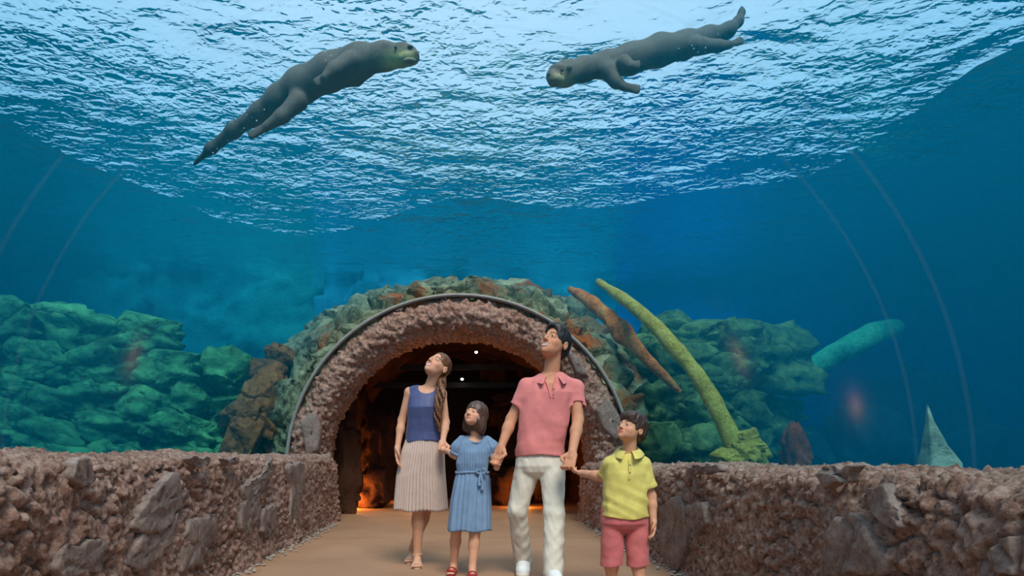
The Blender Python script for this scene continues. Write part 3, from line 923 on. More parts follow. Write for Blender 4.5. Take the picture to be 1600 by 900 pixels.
# ================================================================== FIGURES (signed distance fields meshed with surface nets)
def A3(v): return np.array(v, dtype=np.float64)
def unit(v): v = A3(v); return v / np.linalg.norm(v)
def smin(a, b, k):
    h = np.clip(0.5 + 0.5 * (b - a) / k, 0, 1)
    return b + (a - b) * h - k * h * (1 - h)
def smax(a, b, k): return -smin(-a, -b, k)
def f_cone(p, a, b, ra, rb):
    ab = b - a
    t = np.clip(((p - a) @ ab) / max(ab @ ab, 1e-9), 0, 1)
    return np.linalg.norm(p - a - t[:, None] * ab, axis=1) - (ra + (rb - ra) * t)
def f_ell(p, c, r, R=None):
    q = p - c
    if R is not None: q = q @ R
    r = A3(r)
    k1 = np.linalg.norm(q / r, axis=1); k2 = np.linalg.norm(q / (r * r), axis=1)
    return k1 * (k1 - 1) / np.maximum(k2, 1e-6)
def f_box(p, c, hs, rad, R=None):
    q = p - c
    if R is not None: q = q @ R
    q = np.abs(q) - (A3(hs) - rad)
    return np.linalg.norm(np.maximum(q, 0), axis=1) + np.minimum(q.max(1), 0) - rad
class Loft:
    """stack of ellipses along z: rows (z, cx, cy, a, b)"""
    def __init__(self, rows, power=2.3): self.r = np.array(sorted(rows)); self.pw = power
    def __call__(self, p):
        z = p[:, 2]; r = self.r
        cx, cy, a, b = (np.interp(z, r[:, 0], r[:, k]) for k in (1, 2, 3, 4))
        x = np.abs(p[:, 0] - cx) / a; y = np.abs(p[:, 1] - cy) / b
        q = (x ** self.pw + y ** self.pw + 1e-9) ** (1 / self.pw)
        d = (q - 1) * np.minimum(a, b) * np.clip(0.75 + 0.25 * q, .75, 1.3)
        dz = np.maximum(r[0, 0] - z, z - r[-1, 0])
        return np.maximum(d, dz)
    def bound(self):
        r = self.r; c = A3([r[:, 1].mean(), r[:, 2].mean(), (r[0, 0] + r[-1, 0]) / 2])
        return c, math.hypot(r[:, 3].max() + np.ptp(r[:, 1]), (r[-1, 0] - r[0, 0]) / 2) + 0.05

class Model:
    def __init__(self): self.it = []
    def add(self, fn, c, r, k=0.015, op='u'): self.it.append((fn, A3(c), float(r), k, op)); return self
    def cone(self, a, b, ra, rb, k=0.015, op='u'):
        a, b = A3(a), A3(b)
        return self.add(lambda p: f_cone(p, a, b, ra, rb), (a + b) / 2, np.linalg.norm(b - a) / 2 + max(ra, rb), k, op)
    def ell(self, c, r, k=0.015, op='u', R=None):
        c = A3(c); return self.add(lambda p: f_ell(p, c, r, R), c, max(r), k, op)
    def box(self, c, hs, rad, k=0.01, op='u', R=None):
        c = A3(c); return self.add(lambda p: f_box(p, c, hs, rad, R), c, np.linalg.norm(hs), k, op)
    def loft(self, rows, k=0.02, op='u', power=2.3):
        L = Loft(rows, power); c, r = L.bound(); return self.add(L, c, r, k, op)
    def ev(self, p, near=None):
        d = np.full(len(p), 0.5)
        items = self.it
        if near is not None:
            c, rad = near
            items = [i for i in items if np.linalg.norm(i[1] - c) - i[2] < rad + i[3] + 0.03]
        for fn, _, _, k, op in items:
            e = fn(p)
            if op == 'u': d = smin(d, e, k) if k > 0 else np.minimum(d, e)
            elif op == 's': d = smax(d, -e, k) if k > 0 else np.maximum(d, -e)
            elif op == 'i': d = smax(d, e, k) if k > 0 else np.maximum(d, e)
        return d
    def mesh(self, h, post=None, pad=0.03):
        u = [i for i in self.it if i[4] == 'u']
        lo = np.min([i[1] - i[2] for i in u], 0) - pad; hi = np.max([i[1] + i[2] for i in u], 0) + pad
        return sdf_mesh(lambda p, near: (post(p, self.ev(p, near)) if post else self.ev(p, near)), lo, hi, h)

def sdf_mesh(fn, lo, hi, h, B=6, S=5):
    nb = np.maximum(np.ceil((hi - lo) / (h * B)).astype(int), 1)
    n = nb * B + 1
    # coarse pass, per superblock
    D = np.full(n, 1.0, dtype=np.float32)
    ns = np.ceil(nb / S).astype(int)
    bs = h * B
    for I in range(ns[0]):
        for J in range(ns[1]):
            for K in range(ns[2]):
                b0 = np.array([I, J, K]) * S; b1 = np.minimum(b0 + S, nb)
                ax = [np.arange(b0[k], b1[k]) for k in range(3)]
                G = np.stack(np.meshgrid(*ax, indexing='ij'), -1).reshape(-1, 3)
                C = lo + (G + 0.5) * bs
                sc = lo + (b0 + b1) / 2 * bs; sr = np.linalg.norm((b1 - b0) / 2 * bs) + bs
                d = fn(C, (sc, sr))
                keep = np.abs(d) < bs * 0.87 * 1.25 + 0.012
                far = G[~keep]
                for g, dv in zip(far, d[~keep]):
                    if dv < 0:
                        a = g * B
                        D[a[0]:a[0] + B + 1, a[1]:a[1] + B + 1, a[2]:a[2] + B + 1] = -1
                if not keep.any(): continue
                Gk = G[keep]
                m = np.zeros(((b1 - b0) * B + 1), dtype=bool)
                for g in Gk:
                    a = (g - b0) * B
                    m[a[0]:a[0] + B + 1, a[1]:a[1] + B + 1, a[2]:a[2] + B + 1] = True
                idx = np.argwhere(m) + b0 * B
                dv = fn(lo + idx * h, (sc, sr))
                D[idx[:, 0], idx[:, 1], idx[:, 2]] = dv
    return surface_nets(D, lo, h)

def surface_nets(D, lo, h):
    s = D < 0
    c = s[:-1, :-1, :-1]
    cnt = np.zeros(c.shape, dtype=np.int8)
    for dx in (0, 1):
        for dy in (0, 1):
            for dz in (0, 1):
                cnt += s[dx:s.shape[0] - 1 + dx, dy:s.shape[1] - 1 + dy, dz:s.shape[2] - 1 + dz]
    act = np.argwhere((cnt > 0) & (cnt < 8))
    vid = np.full(c.shape, -1, dtype=np.int64); vid[act[:, 0], act[:, 1], act[:, 2]] = np.arange(len(act))
    corner = np.array([(i, j, k) for i in (0, 1) for j in (0, 1) for k in (0, 1)])
    val = np.stack([D[act[:, 0] + o[0], act[:, 1] + o[1], act[:, 2] + o[2]] for o in corner], 1).astype(np.float64)
    pos = np.zeros((len(act), 3)); nn = np.zeros(len(act))
    for a in range(8):
        for b in range(a + 1, 8):
            if np.abs(corner[a] - corner[b]).sum() != 1: continue
            va, vb = val[:, a], val[:, b]
            m = (va < 0) != (vb < 0)
            t = np.where(m, va / np.where(m, va - vb, 1), 0)
            pos += np.where(m[:, None], corner[a] + t[:, None] * (corner[b] - corner[a]), 0); nn += m
    V = lo + (act + pos / nn[:, None]) * h
    Fs = []
    for ax in range(3):
        sl0 = [slice(None)] * 3; sl1 = [slice(None)] * 3
        sl0[ax] = slice(0, -1); sl1[ax] = slice(1, None)
        e = np.argwhere(s[tuple(sl0)] != s[tuple(sl1)])
        o1, o2 = [k for k in range(3) if k != ax]
        ok = (e[:, o1] > 0) & (e[:, o2] > 0) & (e[:, o1] < c.shape[o1]) & (e[:, o2] < c.shape[o2])
        e = e[ok]
        ins = s[e[:, 0], e[:, 1], e[:, 2]]
        def cell(d1, d2):
            q = e.copy(); q[:, o1] -= d1; q[:, o2] -= d2
            return vid[q[:, 0], q[:, 1], q[:, 2]]
        quad = np.stack([cell(1, 1), cell(0, 1), cell(0, 0), cell(1, 0)], 1)
        flip = ins if ax != 1 else ~ins
        quad = np.where(flip[:, None], quad, quad[:, ::-1])
        Fs.append(quad)
    Fc = np.vstack(Fs); Fc = Fc[(Fc >= 0).all(1)]
    return V, Fc

def relax(V, Fc, it=1, lam=0.5):
    E = np.vstack([Fc[:, [0, 1]], Fc[:, [1, 2]], Fc[:, [2, 3]], Fc[:, [3, 0]]])
    for _ in range(it):
        acc = np.zeros_like(V); cn = np.zeros(len(V))
        for k in range(3):
            acc[:, k] = np.bincount(E[:, 0], V[E[:, 1], k], len(V)) + np.bincount(E[:, 1], V[E[:, 0], k], len(V))
        cn = np.bincount(E[:, 0], minlength=len(V)) + np.bincount(E[:, 1], minlength=len(V))
        V = V + lam * (acc / np.maximum(cn, 1)[:, None] - V)
    return V

def rotm(yaw, pitch, roll):
    y, p_, r = map(math.radians, (yaw, pitch, roll))
    Rz = np.array([[math.cos(y), -math.sin(y), 0], [math.sin(y), math.cos(y), 0], [0, 0, 1]])
    Rx = np.array([[1, 0, 0], [0, math.cos(p_), -math.sin(p_)], [0, math.sin(p_), math.cos(p_)]])
    Ry = np.array([[math.cos(r), 0, math.sin(r)], [0, 1, 0], [-math.sin(r), 0, math.cos(r)]])
    return Rz @ Rx @ Ry

class Head:
    def __init__(self, c, yaw, pitch, roll, s=1.0, child=0.0, smile=0.0, female=0.0):
        self.c = A3(c); self.R = rotm(yaw, pitch, roll); self.s = s; self.child = child; self.smile = smile; self.fem = female
    def loc(self, p):
        q = (p - self.c) @ self.R / self.s
        return q
    def world(self, q): return self.c + (A3(q) * self.s) @ self.R.T
    def warp(self, q):
        q = q.copy()
        k = 1 - 0.16 * self.child
        q[:, 2] = np.where(q[:, 2] < 0, q[:, 2] / k, q[:, 2])
        return q
    def sdf(self, p):
        q = self.warp(self.loc(p)); ch = self.child; sm = self.smile
        qa = q.copy(); qa[:, 0] = np.abs(qa[:, 0])
        d = f_ell(q, A3([0, .014, .036]), (.077 + .002 * ch, .097, .083))
        d = smin(d, f_ell(q, A3([0, -.024, -.034]), (.063 + .004 * ch, .068, .074)), .03)
        d = smin(d, f_ell(q, A3([0, -.042, -.074]), (.046 - .004 * self.fem, .046, .034)), .03)
        d = smin(d, f_ell(q, A3([0, -.078, -.099]), (.018, .014, .014)), .022)
        d = smin(d, f_ell(qa, A3([.038, -.060, -.032]), (.022, .022, .020 + .004 * ch)), .02)
        d = smin(d, f_cone(qa, A3([.008, -.087, .022]), A3([.042, -.074, .022]), .009, .008), .014)
        d = smax(d, -f_ell(qa, A3([.033, -.100, .001]), (.019, .016, .012)), .012)
        # lids
        lid = f_ell(qa, A3([.033, -.077, .001]), (.0165, .0145, .0125))
        d = smin(d, lid, .004)
        d = smax(d, -f_ell(qa, A3([.033, -.094, .0005]), (.0140, .012, .0042 + .0014 * ch)), .002)
        # nose
        d = smin(d, f_cone(q, A3([0, -.086, .014]), A3([0, -.109 + .004 * ch, -.028]), .008, .0118), .012)
        d = smin(d, f_ell(qa, A3([.0115, -.099, -.034]), (.0085, .010, .0075)), .006)
        d = smax(d, -f_ell(qa, A3([.006, -.107, -.040]), (.0035, .006, .004)), .003)
        # mouth
        up = .010 * sm
        zl = -.064 + up * (qa[:, 0] / .026) ** 2
        wv = q.copy(); wv[:, 2] = q[:, 2] - up * (qa[:, 0] / .026) ** 2
        hw = .022 + .008 * sm
        d = smin(d, f_ell(wv, A3([0, -.090 + .004 * ch, -.062]), (hw, .0105, .0060)), .006)
        d = smin(d, f_ell(wv, A3([0, -.088 + .004 * ch, -.0735 - .004 * sm]), (hw * .85, .0105, .0066)), .006)
        d = smax(d, -f_ell(wv, A3([0, -.104, -.0672 - .002 * sm]), (hw * .95, .0085, .0016 + .0048 * sm)), .002)
        # ears
        Re = rotm(0, 0, 0)
        e = f_ell(qa, A3([.080, .014, -.010]), (.0095, .019, .031))
        e = smax(e, -f_ell(qa, A3([.090, .010, -.008]), (.008, .010, .017)), .006)
        d = smin(d, e, .008)
        return d * self.s
    def add_to(self, M_):
        M_.add(self.sdf, self.world([0, -.01, 0]), .17 * self.s, .02)
    def paint(self, V, skin, lip, brow, teeth=True):
        C = np.tile(A3(skin), (len(V), 1))
        q = self.warp(self.loc(V)); ax = np.abs(q[:, 0]); sm = self.smile
        up = .010 * sm * (ax / .026) ** 2
        hw = .022 + .008 * sm
        zz = q[:, 2] - up
        front = q[:, 1] < -.075
        L = front & (ax < hw) & (zz > -.083 - .004 * sm) & (zz < -.056)
        e = (ax / hw) ** 2 + ((zz + .068) / (.0125 + .003 * sm)) ** 2
        C[L & (e < 1)] = lip
        if sm > 0.5:
            T = front & ((ax / (hw * .85)) ** 2 + ((zz + .0685) / .0062) ** 2 < 1)
            C[T] = (.62, .59, .55)
        bz = .0285 - .004 * np.clip((ax - .03) / .02, -1, 1) ** 2
        Bm = (q[:, 1] < -.055) & (ax > .013) & (ax < .05) & (np.abs(q[:, 2] - bz) < .0048)
        C[Bm] = brow
        ck = np.exp(-(((ax - .04) / .02) ** 2 + ((q[:, 2] + .03) / .02) ** 2)) * (q[:, 1] < -.03)
        C = C * (1 + ck[:, None] * np.array([.06, -.10, -.10]))
        return C

def eye_meshes(head, parent, root, white, iris_c):
    n, m = 20, 14
    for sx in (-1, 1):
        c = A3([sx * .033, -.0770, .001]); r = .0132
        V, cols = [], []
        for i in range(m):
            th = math.pi * i / (m - 1)
            for j in range(n):
                ph = 2 * math.pi * j / n
                # pole axis along -y, gaze slightly up
                l = A3([math.sin(th) * math.cos(ph), -math.cos(th), math.sin(th) * math.sin(ph)])
                V.append(head.world((c + r * l) * np.array([1, 1, 1])))
                cols.append((.01, .008, .006) if th < .26 else (iris_c if th < .62 else (.60, .57, .54)))
        Fc = grid_faces(m, n, close_v=True)
        mesh_obj('eye', np.array(V), Fc, M['eye'], parent, origin=root, colors=np.array(cols))

def add_hand(M_, wrist, dirv, palm, thumb_sign, s, curl, thumb_curl=0.5, k=.006):
    """palm: direction the palm faces; thumb_sign: +1 if the thumb lies on cross(dir, palm)"""
    y = unit(dirv); z = A3(palm) - (A3(palm) @ y) * y; z = unit(z); x = np.cross(y, z) * thumb_sign
    W = lambda a, b, c: A3(wrist) + s * (a * x + b * y + c * z)
    Rm = np.stack([x, y, z], 1)
    M_.box(W(0.001, .047, 0), (.037 * s, .046 * s, .0135 * s), .011 * s, .012, R=Rm)
    M_.cone(A3(wrist), W(0, .03, 0), .024 * s, .024 * s, .012)
    for xi, L, r in ((.029, .074, .0086), (.0095, .083, .0089), (-.0095, .076, .0085), (-.028, .060, .0076)):
        p = W(xi, .088, 0.001); a = 0.0
        for frac, ca in ((.45, .55), (.31, 1.0), (.24, .7)):
            a += curl * ca
            q = p + s * L * frac * (math.cos(a) * y + math.sin(a) * z) + 0.0 * x
            M_.cone(p, q, r * s, r * s * .93, k)
            p = q
    t0 = W(.026, .018, .006); t1 = W(.050, .045, .014 + .012 * thumb_curl); t2 = W(.054 - .014 * thumb_curl, .072, .022 + .022 * thumb_curl); t3 = W(.048 - .026 * thumb_curl, .092, .026 + .026 * thumb_curl)
    M_.cone(t0, t1, .0145 * s, .0115 * s, .01); M_.cone(t1, t2, .0110 * s, .0098 * s, k); M_.cone(t2, t3, .0098 * s, .0080 * s, k)

def add_arm(M_, sh, el, wr, r0, r1, r2, k=.02):
    sh, el, wr = A3(sh), A3(el), A3(wr)
    M_.cone(sh, el, r0, r1, k)
    M_.cone(el, el + (wr - el) * .35, r1, r1 * 1.02, k); M_.cone(el + (wr - el) * .3, wr, r1 * 1.0, r2, k)
def add_leg(M_, hip, kn, an, r0, r1, r2, k=.02):
    hip, kn, an = A3(hip), A3(kn), A3(an)
    M_.cone(hip, kn, r0, r1, k)
    back = A3([0, r1 * .35, 0])
    M_.cone(kn, kn + (an - kn) * .35 + back, r1 * .92, r1 * 1.0, k); M_.cone(kn + (an - kn) * .3 + back, an, r1 * .98, r2, k)
def add_foot(M_, an, yaw, s, z0=.012, toes=True):
    """foot pointing to -y turned by yaw; an = ankle point"""
    y = math.radians(yaw); f = A3([math.sin(y), -math.cos(y), 0]); sd = A3([math.cos(y), math.sin(y), 0])
    an = A3(an); g = A3([an[0], an[1], 0])
    Q = lambda a, b, c: g + s * (a * f + b * sd) + A3([0, 0, z0 + s * c])
    M_.cone(an, Q(-.03, 0, .03), .03 * s, .030 * s, .02)
    M_.cone(Q(-.03, 0, .028), Q(.06, 0, .032), .028 * s, .030 * s, .02)
    M_.cone(Q(.02, 0, .05), Q(.11, 0, .022), .03 * s, .022 * s, .02)
    for b in (-.022, .022): M_.cone(Q(.04, b * .7, .022), Q(.115, b, .016), .022 * s, .017 * s, .015)
    if toes:
        for k_, b in enumerate((-.034, -.018, -.003, .012, .028)):
            big = (k_ == 0)
            M_.cone(Q(.12, b, .012), Q(.150 - .003 * abs(k_ - 1), b, .010), .0105 * s, .0095 * s, .004)
    return f, sd, g

def finish(name, V, Fc, mat, parent, root, smooth_it=1, colors=None, lam=.5):
    V = relax(V, Fc, smooth_it, lam) if smooth_it else V
    return mesh_obj(name, V, Fc, mat, parent, origin=root, colors=colors)

# ---- cloth, skin and hair materials
def mat_skin(name):
    t = NT(name)
    at = t.new('ShaderNodeAttribute', attribute_name='tint')
    n = t.noise(30, 4); v = t.ramp(n, [(0.3, .93), (0.7, 1.05)])
    col = t.mix(1.0, at.outputs['Color'], v, 'MULTIPLY')
    t.b.inputs['Subsurface Weight'].default_value = 0.0
    return t.set(color=col, rough=0.62, spec=0.25)
def mat_tint(name, rough=0.25, spec=.5):
    t = NT(name); at = t.new('ShaderNodeAttribute', attribute_name='tint')
    return t.set(color=at.outputs['Color'], rough=rough, spec=spec)
def mat_cloth(name, c, var=.10, weave=900, rough=.85, streak=None):
    t = NT(name); c = A3(c)
    n = t.noise(14, 4)
    col = t.ramp(n, [(0.3, tuple(c * (1 - var))), (0.7, tuple(np.clip(c * (1 + var), 0, 1)))])
    h = t.noise(weave, 2)
    nm = t.bump(t.noise(9, 2, .5, None, .3), .35, .022)
    nm = t.bump(h, .25, .002, nm)
    t.b.inputs['Sheen Weight'].default_value = .08
    return t.set(color=col, rough=rough, normal=nm, spec=.2)
def mat_hair(name, c1, c2):
    t = NT(name)
    mp = t.new('ShaderNodeMapping'); t.ln(t.coord(), mp.inputs['Vector']); mp.inputs['Scale'].default_value = (1, 1, .16)
    n = t.noise(120, 4, .6, mp.outputs['Vector'])
    col = t.ramp(n, [(.3, c1), (.7, c2)])
    return t.set(color=col, rough=.42, normal=t.bump(n, .6, .004), spec=.45)
M['skin'] = mat_skin('skin'); M['eye'] = mat_tint('eye', .1)
M['hair_black'] = mat_hair('black_hair', srgb(16, 13, 13), srgb(44, 38, 36))
M['hair_brown'] = mat_hair('brown_hair', srgb(58, 35, 22), srgb(128, 82, 50))
M['hair_dkbrown'] = mat_hair('dark_brown_hair', srgb(46, 30, 24), srgb(100, 70, 56))
M['hair_boy'] = mat_hair('boy_brown_hair', srgb(34, 24, 20), srgb(84, 60, 48))
M['pink'] = mat_cloth('pink_pique', srgb(214, 126, 122))
M['white_cotton'] = mat_cloth('off_white_cotton', srgb(212, 202, 186), .05)
M['navy'] = mat_cloth('slate_blue_satin', srgb(72, 80, 120), .06, rough=.45)
M['pleat'] = mat_cloth('greige_pleated', srgb(194, 170, 158), .05, rough=.55)
M['denim'] = mat_cloth('light_blue_chambray', srgb(114, 138, 166), .10)
M['yellow'] = mat_cloth('yellow_pique', srgb(212, 192, 104))
M['coral'] = mat_cloth('coral_cotton', srgb(196, 104, 102))
M['sneaker'] = mat_cloth('white_sneaker', srgb(224, 222, 218), .04)
M['nude'] = mat_cloth('nude_leather', srgb(196, 160, 136), .05, rough=.4)
M['red_leather'] = mat_cloth('red_leather', srgb(150, 36, 40), .08, rough=.35)
M['button'] = mat_simple('button', srgb(196, 176, 150), .5)

def folds(p, a, sx, sy, sz, seed):
    return a * (perlin(p * np.array([sx, sy, sz]), seed) + .5 * perlin(p * np.array([sx, sy, sz]) * 2.1 + 9, seed + 1))
def shell_cut(d, plane, t=.006, depth=.03):
    t = max(t, .013)
    """cut by plane (positive = removed) and hollow the opening"""
    cav = np.maximum(d + t, -(plane + depth))
    return np.maximum(np.maximum(d, plane), -cav)
def plane_of(p, pt, n): return (p - A3(pt)) @ unit(n)

def add_sleeve(S, sh, end, r0, r1, cuff=.003, t=.006, k=.03, puff=None):
    """sleeve cut square at its end, hollow at the opening, with a slightly proud hem band"""
    sh, end = A3(sh), A3(end); ax = unit(end - sh); far = end + ax * .05
    def fn(p):
        d = f_cone(p, sh, far, r0, r1) + folds(p, .004, 14, 14, 9, 401)
        pl = (p - end) @ ax
        d = d - cuff * np.clip(1.6 - np.abs(pl + .012) / .009, 0, 1)
        return shell_cut(d, pl, t, .03)
    S.add(fn, (sh + end) / 2, np.linalg.norm(end - sh) / 2 + max(r0, r1) + .02, k)
def strap(pts, r, name, mat, parent, root, n=8):
    V, Fc = tube(pts, [r] * len(pts), n=n, amp=0.0)
    return mesh_obj(name, V, Fc, mat, parent, origin=root)

def collar(parent, root, c, rx, ry, height, fall, mat, open_deg=38, tilt=.25, yaw=0, name='collar'):
    """polo collar: stands round the neck and folds outward and down"""
    n = 56
    prof = [(-.006, -.02), (-.002, height * .6), (.004, height), (.012, height * .95), (.020 + fall * .15, height * .55), (.026 + fall * .45, -fall * .3)]
    V = []
    for a in np.linspace(-180 + open_deg, 180 - open_deg, n):   # 0 = back of the neck
        t = math.radians(a + yaw)
        ux, uy = math.sin(t), math.cos(t)
        fr = (1 - math.cos(math.radians(a))) / 2
        ext = 1 + .9 * max(0, (abs(a) - 115) / (65 - open_deg)) if abs(a) > 115 else 1
        for k, (o, hz) in enumerate(prof):
            o2 = o * (ext if k >= 4 else 1); hz2 = hz * (ext if k == 5 else 1)
            V.append((c[0] + ux * (rx + o2), c[1] + uy * (ry + o2), c[2] + hz2 - tilt * fr * (ry * 2)))
    o = mesh_obj(name, np.array(V), grid_faces(n, len(prof)), mat, parent, origin=root)
    md = o.modifiers.new('thick', 'SOLIDIFY'); md.thickness = .004
    sb = o.modifiers.new('sub', 'SUBSURF'); sb.levels = 1; sb.render_levels = 1
    return o

def button(parent, root, c, r=.006, name='button', mat=None):
    n = 12; V = []
    for y, rr in ((0.0, r), (-.003, r), (-.004, r * .6)):
        V += [(c[0] + rr * math.cos(a), c[1] + y, c[2] + rr * math.sin(a)) for a in np.linspace(0, 2 * math.pi, n, endpoint=False)]
    Fc = [list(f) for f in grid_faces(3, n, close_v=True)] + [list(range(2 * n, 3 * n)), list(range(n))[::-1]]
    mesh_obj(name, np.array(V), Fc, mat or M['button'], parent, origin=root)

def hair_cap(head, zcut, face_top, cap=(.0, .016, .037), rad=(.084, .107, .094), seed=1, rough=.003, extra=None, face=None, h=.0035):
    """hair shell in head space; zcut: function y -> lowest z"""
    def fn(p, near):
        q = head.loc(p)
        d = f_ell(q, A3(cap), rad)
        if extra is not None: d = extra(q, d)
        fe = face or ((0, -.115, face_top - .115), (.070, .082, .115))
        d = smax(d, -f_ell(q, A3(fe[0]), fe[1]), .008)
        d = smax(d, zcut(q[:, 1]) - q[:, 2], .008)
        st = perlin(q * np.array([120, 120, 28]), seed) * rough + perlin(q * np.array([45, 45, 14]), seed + 1) * rough * 1.8
        d = d + st
        return d * head.s
    r = .20 * head.s
    return sdf_mesh(fn, head.world([0, 0.02, -.02]) - r, head.world([0, 0.02, -.02]) + r, h)

# ================================================================== THE MAN
def build_man():
    D = 4.75; root = A3([P(845, 715, D)[0], D, 0])
    e = empty('person', root, 'man in pink polo shirt and off-white trousers, smiling up, holding two children by the hand', 'person')
    sk = srgb(198, 138, 106)
    hd = Head(P(867, 537, 4.72), -40, -26, 6, 1.09, 0, 1.0)
    shR, shL = P(825, 605, 4.78), P(899, 608, 4.76)
    elR, elL = P(799, 655, 4.80), P(903, 657, 4.70)
    wrR, wrL = P(783, 699, 4.72), P(894, 708, 4.50)
    hpR, hpL = P(826, 728, 4.78), P(862, 728, 4.75)
    knR, knL = P(808, 797, 4.78), P(866, 803, 4.62)
    anR, anL = A3([P(818, 880, 4.98)[0], 4.98, .09]), A3([P(864, 880, 4.52)[0], 4.52, .09])
    B = Model()
    x0, x1 = P(844, 715, D)[0], P(862, 715, D)[0]
    B.loft([(.84, x0, D, .150, .10), (.95, x0, D, .148, .095), (1.1, x0 + .015, D, .150, .092), (1.27, x1 - .02, D, .172, .105), (1.38, x1 - .005, D + .01, .165, .098), (1.44, x1, D + .015, .09, .07)], .03)
    nb = P(859, 592, 4.77)
    B.cone(nb - A3([0, 0, .05]), hd.world([0, .028, -.07]), .060, .053, .03)
    B.cone(nb, shR, .055, .055, .03); B.cone(nb, shL, .055, .055, .03)
    add_arm(B, shR, elR, wrR, .050, .039, .027); add_arm(B, shL, elL, wrL, .050, .039, .028)
    add_hand(B, wrR, P(776, 722, 4.70) - wrR, (-.35, -.75, -.2), -1, 1.08, .75, .9)
    add_hand(B, wrL, P(888, 735, 4.44) - wrL, (-.4, -.75, -.3), 1, 1.10, .75, .9)
    add_leg(B, hpR, knR, anR, .070, .050, .038); add_leg(B, hpL, knL, anL, .070, .050, .038)
    B.cone(hpR + A3([0, 0, .06]), hpL + A3([0, 0, .06]), .08, .08, .03)
    hd.add_to(B)
    V, Fc = B.mesh(.0045)
    V = relax(V, Fc, 1)
    finish('body', V, Fc, M['skin'], e, root, 0, hd.paint(V, sk, srgb(176, 96, 84), srgb(40, 30, 26)))
    eye_meshes(hd, e, root, None, (.03, .015, .01))
    # hair: short, black, swept back
    zc = lambda y: np.interp(y, [-.10, -.03, -.005, .03, .10], [.05, -.022, -.010, -.055, -.075])
    def ex(q, d):
        d = smin(d, f_ell(q, A3([0, -.035, .085]), (.062, .062, .040)), .03)
        return smin(d, f_ell(q, A3([0, .065, -.02]), (.066, .055, .062)), .03)
    V, Fc = hair_cap(hd, zc, .082, seed=5, extra=ex, rough=.0035)
    finish('hair', V, Fc, M['hair_black'], e, root, 1)
    # polo shirt
    S = Model()
    hx = P(845, 713, D)[0]
    S.loft([(.80, hx, D, .178, .128), (.93, hx, D, .176, .126), (1.06, hx + .012, D, .172, .118), (1.2, hx + .035, D, .180, .120), (1.32, x1 - .005, D + .005, .192, .122), (1.40, x1, D + .012, .165, .100), (1.465, x1 + .0, D + .02, .085, .075)], .03)
    S.cone(nb + A3([0, 0, -.020]), shR, .062, .060, .03); S.cone(nb + A3([0, 0, -.020]), shL, .062, .060, .03)
    seR = shR + (elR - shR) * .62; seL = shL + (elL - shL) * .62
    add_sleeve(S, shR, seR, .063, .066); add_sleeve(S, shL, seL, .063, .068)
    # drape between chest and sleeve
    def post(p, d):
        d = d + folds(np.stack([p[:, 0] + .4 * p[:, 2], p[:, 1], p[:, 2] - .3 * p[:, 0]], 1), .013, 7, 7, 3.5, 301) + folds(p, .004, 5, 5, 16, 303) * np.clip((1.12 - p[:, 2]) / .2, 0, 1)
        d = shell_cut(d, .872 + .008 * np.sin(p[:, 0] * 14) - p[:, 2])
        # neck opening and open placket
        d = smax(d, -f_ell(p, nb + A3([0, -.012, .035]), (.068, .082, .055)), .006)
        vq = p - (nb + A3([-.012, -.085, -.02]))
        vee = np.maximum(np.abs(vq[:, 0] + .1 * vq[:, 2]) - np.clip(.030 + .32 * vq[:, 2], -.01, .06), np.maximum(-vq[:, 2] - .10, np.abs(vq[:, 1]) - .055))
        d = smax(d, -vee, .004)
        return d
    V, Fc = S.mesh(.005, post)
    sh = finish('polo_shirt', V, Fc, M['pink'], e, root, 2)
    collar(sh, root, nb + A3([.002, .0, .022]), .067, .072, .036, .066, M['pink'], 24, .32)
    for sd in (-1, 1):     # placket edges
        pts = [nb + A3([-.012 + sd * .030, -.112, -.03]), nb + A3([-.010 + sd * .018, -.134, -.08]), nb + A3([-.004 + sd * .010, -.141, -.145])]
        strap(pts, .006, 'placket', M['pink'], sh, root)
    for k in range(2): button(sh, root, nb + A3([.010 - .004 * k, -.138 - .005 * k, -.085 - .04 * k]))
    # trousers
    T = Model()
    T.loft([(.715, hx, D, .05, .05), (.755, hx, D, .15, .098), (.80, hx, D, .168, .112), (.88, hx, D, .148, .102), (.98, hx, D, .14, .095)], .03)
    T.cone(hpR + A3([0, 0, .02]), knR, .094, .070, .012); T.cone(knR, anR + A3([0, 0, -.01]), .069, .064, .02)
    T.cone(hpL + A3([0, 0, .02]), knL, .094, .072, .012); T.cone(knL, anL + A3([0, 0, -.01]), .071, .066, .02)
    def post(p, d):
        low = np.clip((.62 - p[:, 2]) / .3, 0, 1)
        w_ = np.stack([p[:, 0] * 9, p[:, 1] * 9, p[:, 2] * 7 + p[:, 0] * 14], 1)
        d = d + .010 * fbm(w_, 311, 2) + .007 * perlin(np.stack([p[:, 0] * 10, p[:, 1] * 10, p[:, 2] * 20 - p[:, 0] * 16], 1), 313) * (.35 + low)
        d = d + .006 * np.abs(perlin(np.stack([p[:, 0] * 12, p[:, 1] * 12, p[:, 2] * 13 + p[:, 0] * 9], 1), 319)) - .002
        d = shell_cut(d, .045 - p[:, 2], .006, .03)
        fl = np.abs(p[:, 0] - hx - .005) + np.clip(.72 - p[:, 2], 0, 1) * 3
        return d + .003 * np.exp(-(fl / .006) ** 2)
    V, Fc = T.mesh(.0055, post)
    finish('trousers', V, Fc, M['white_cotton'], e, root, 2)
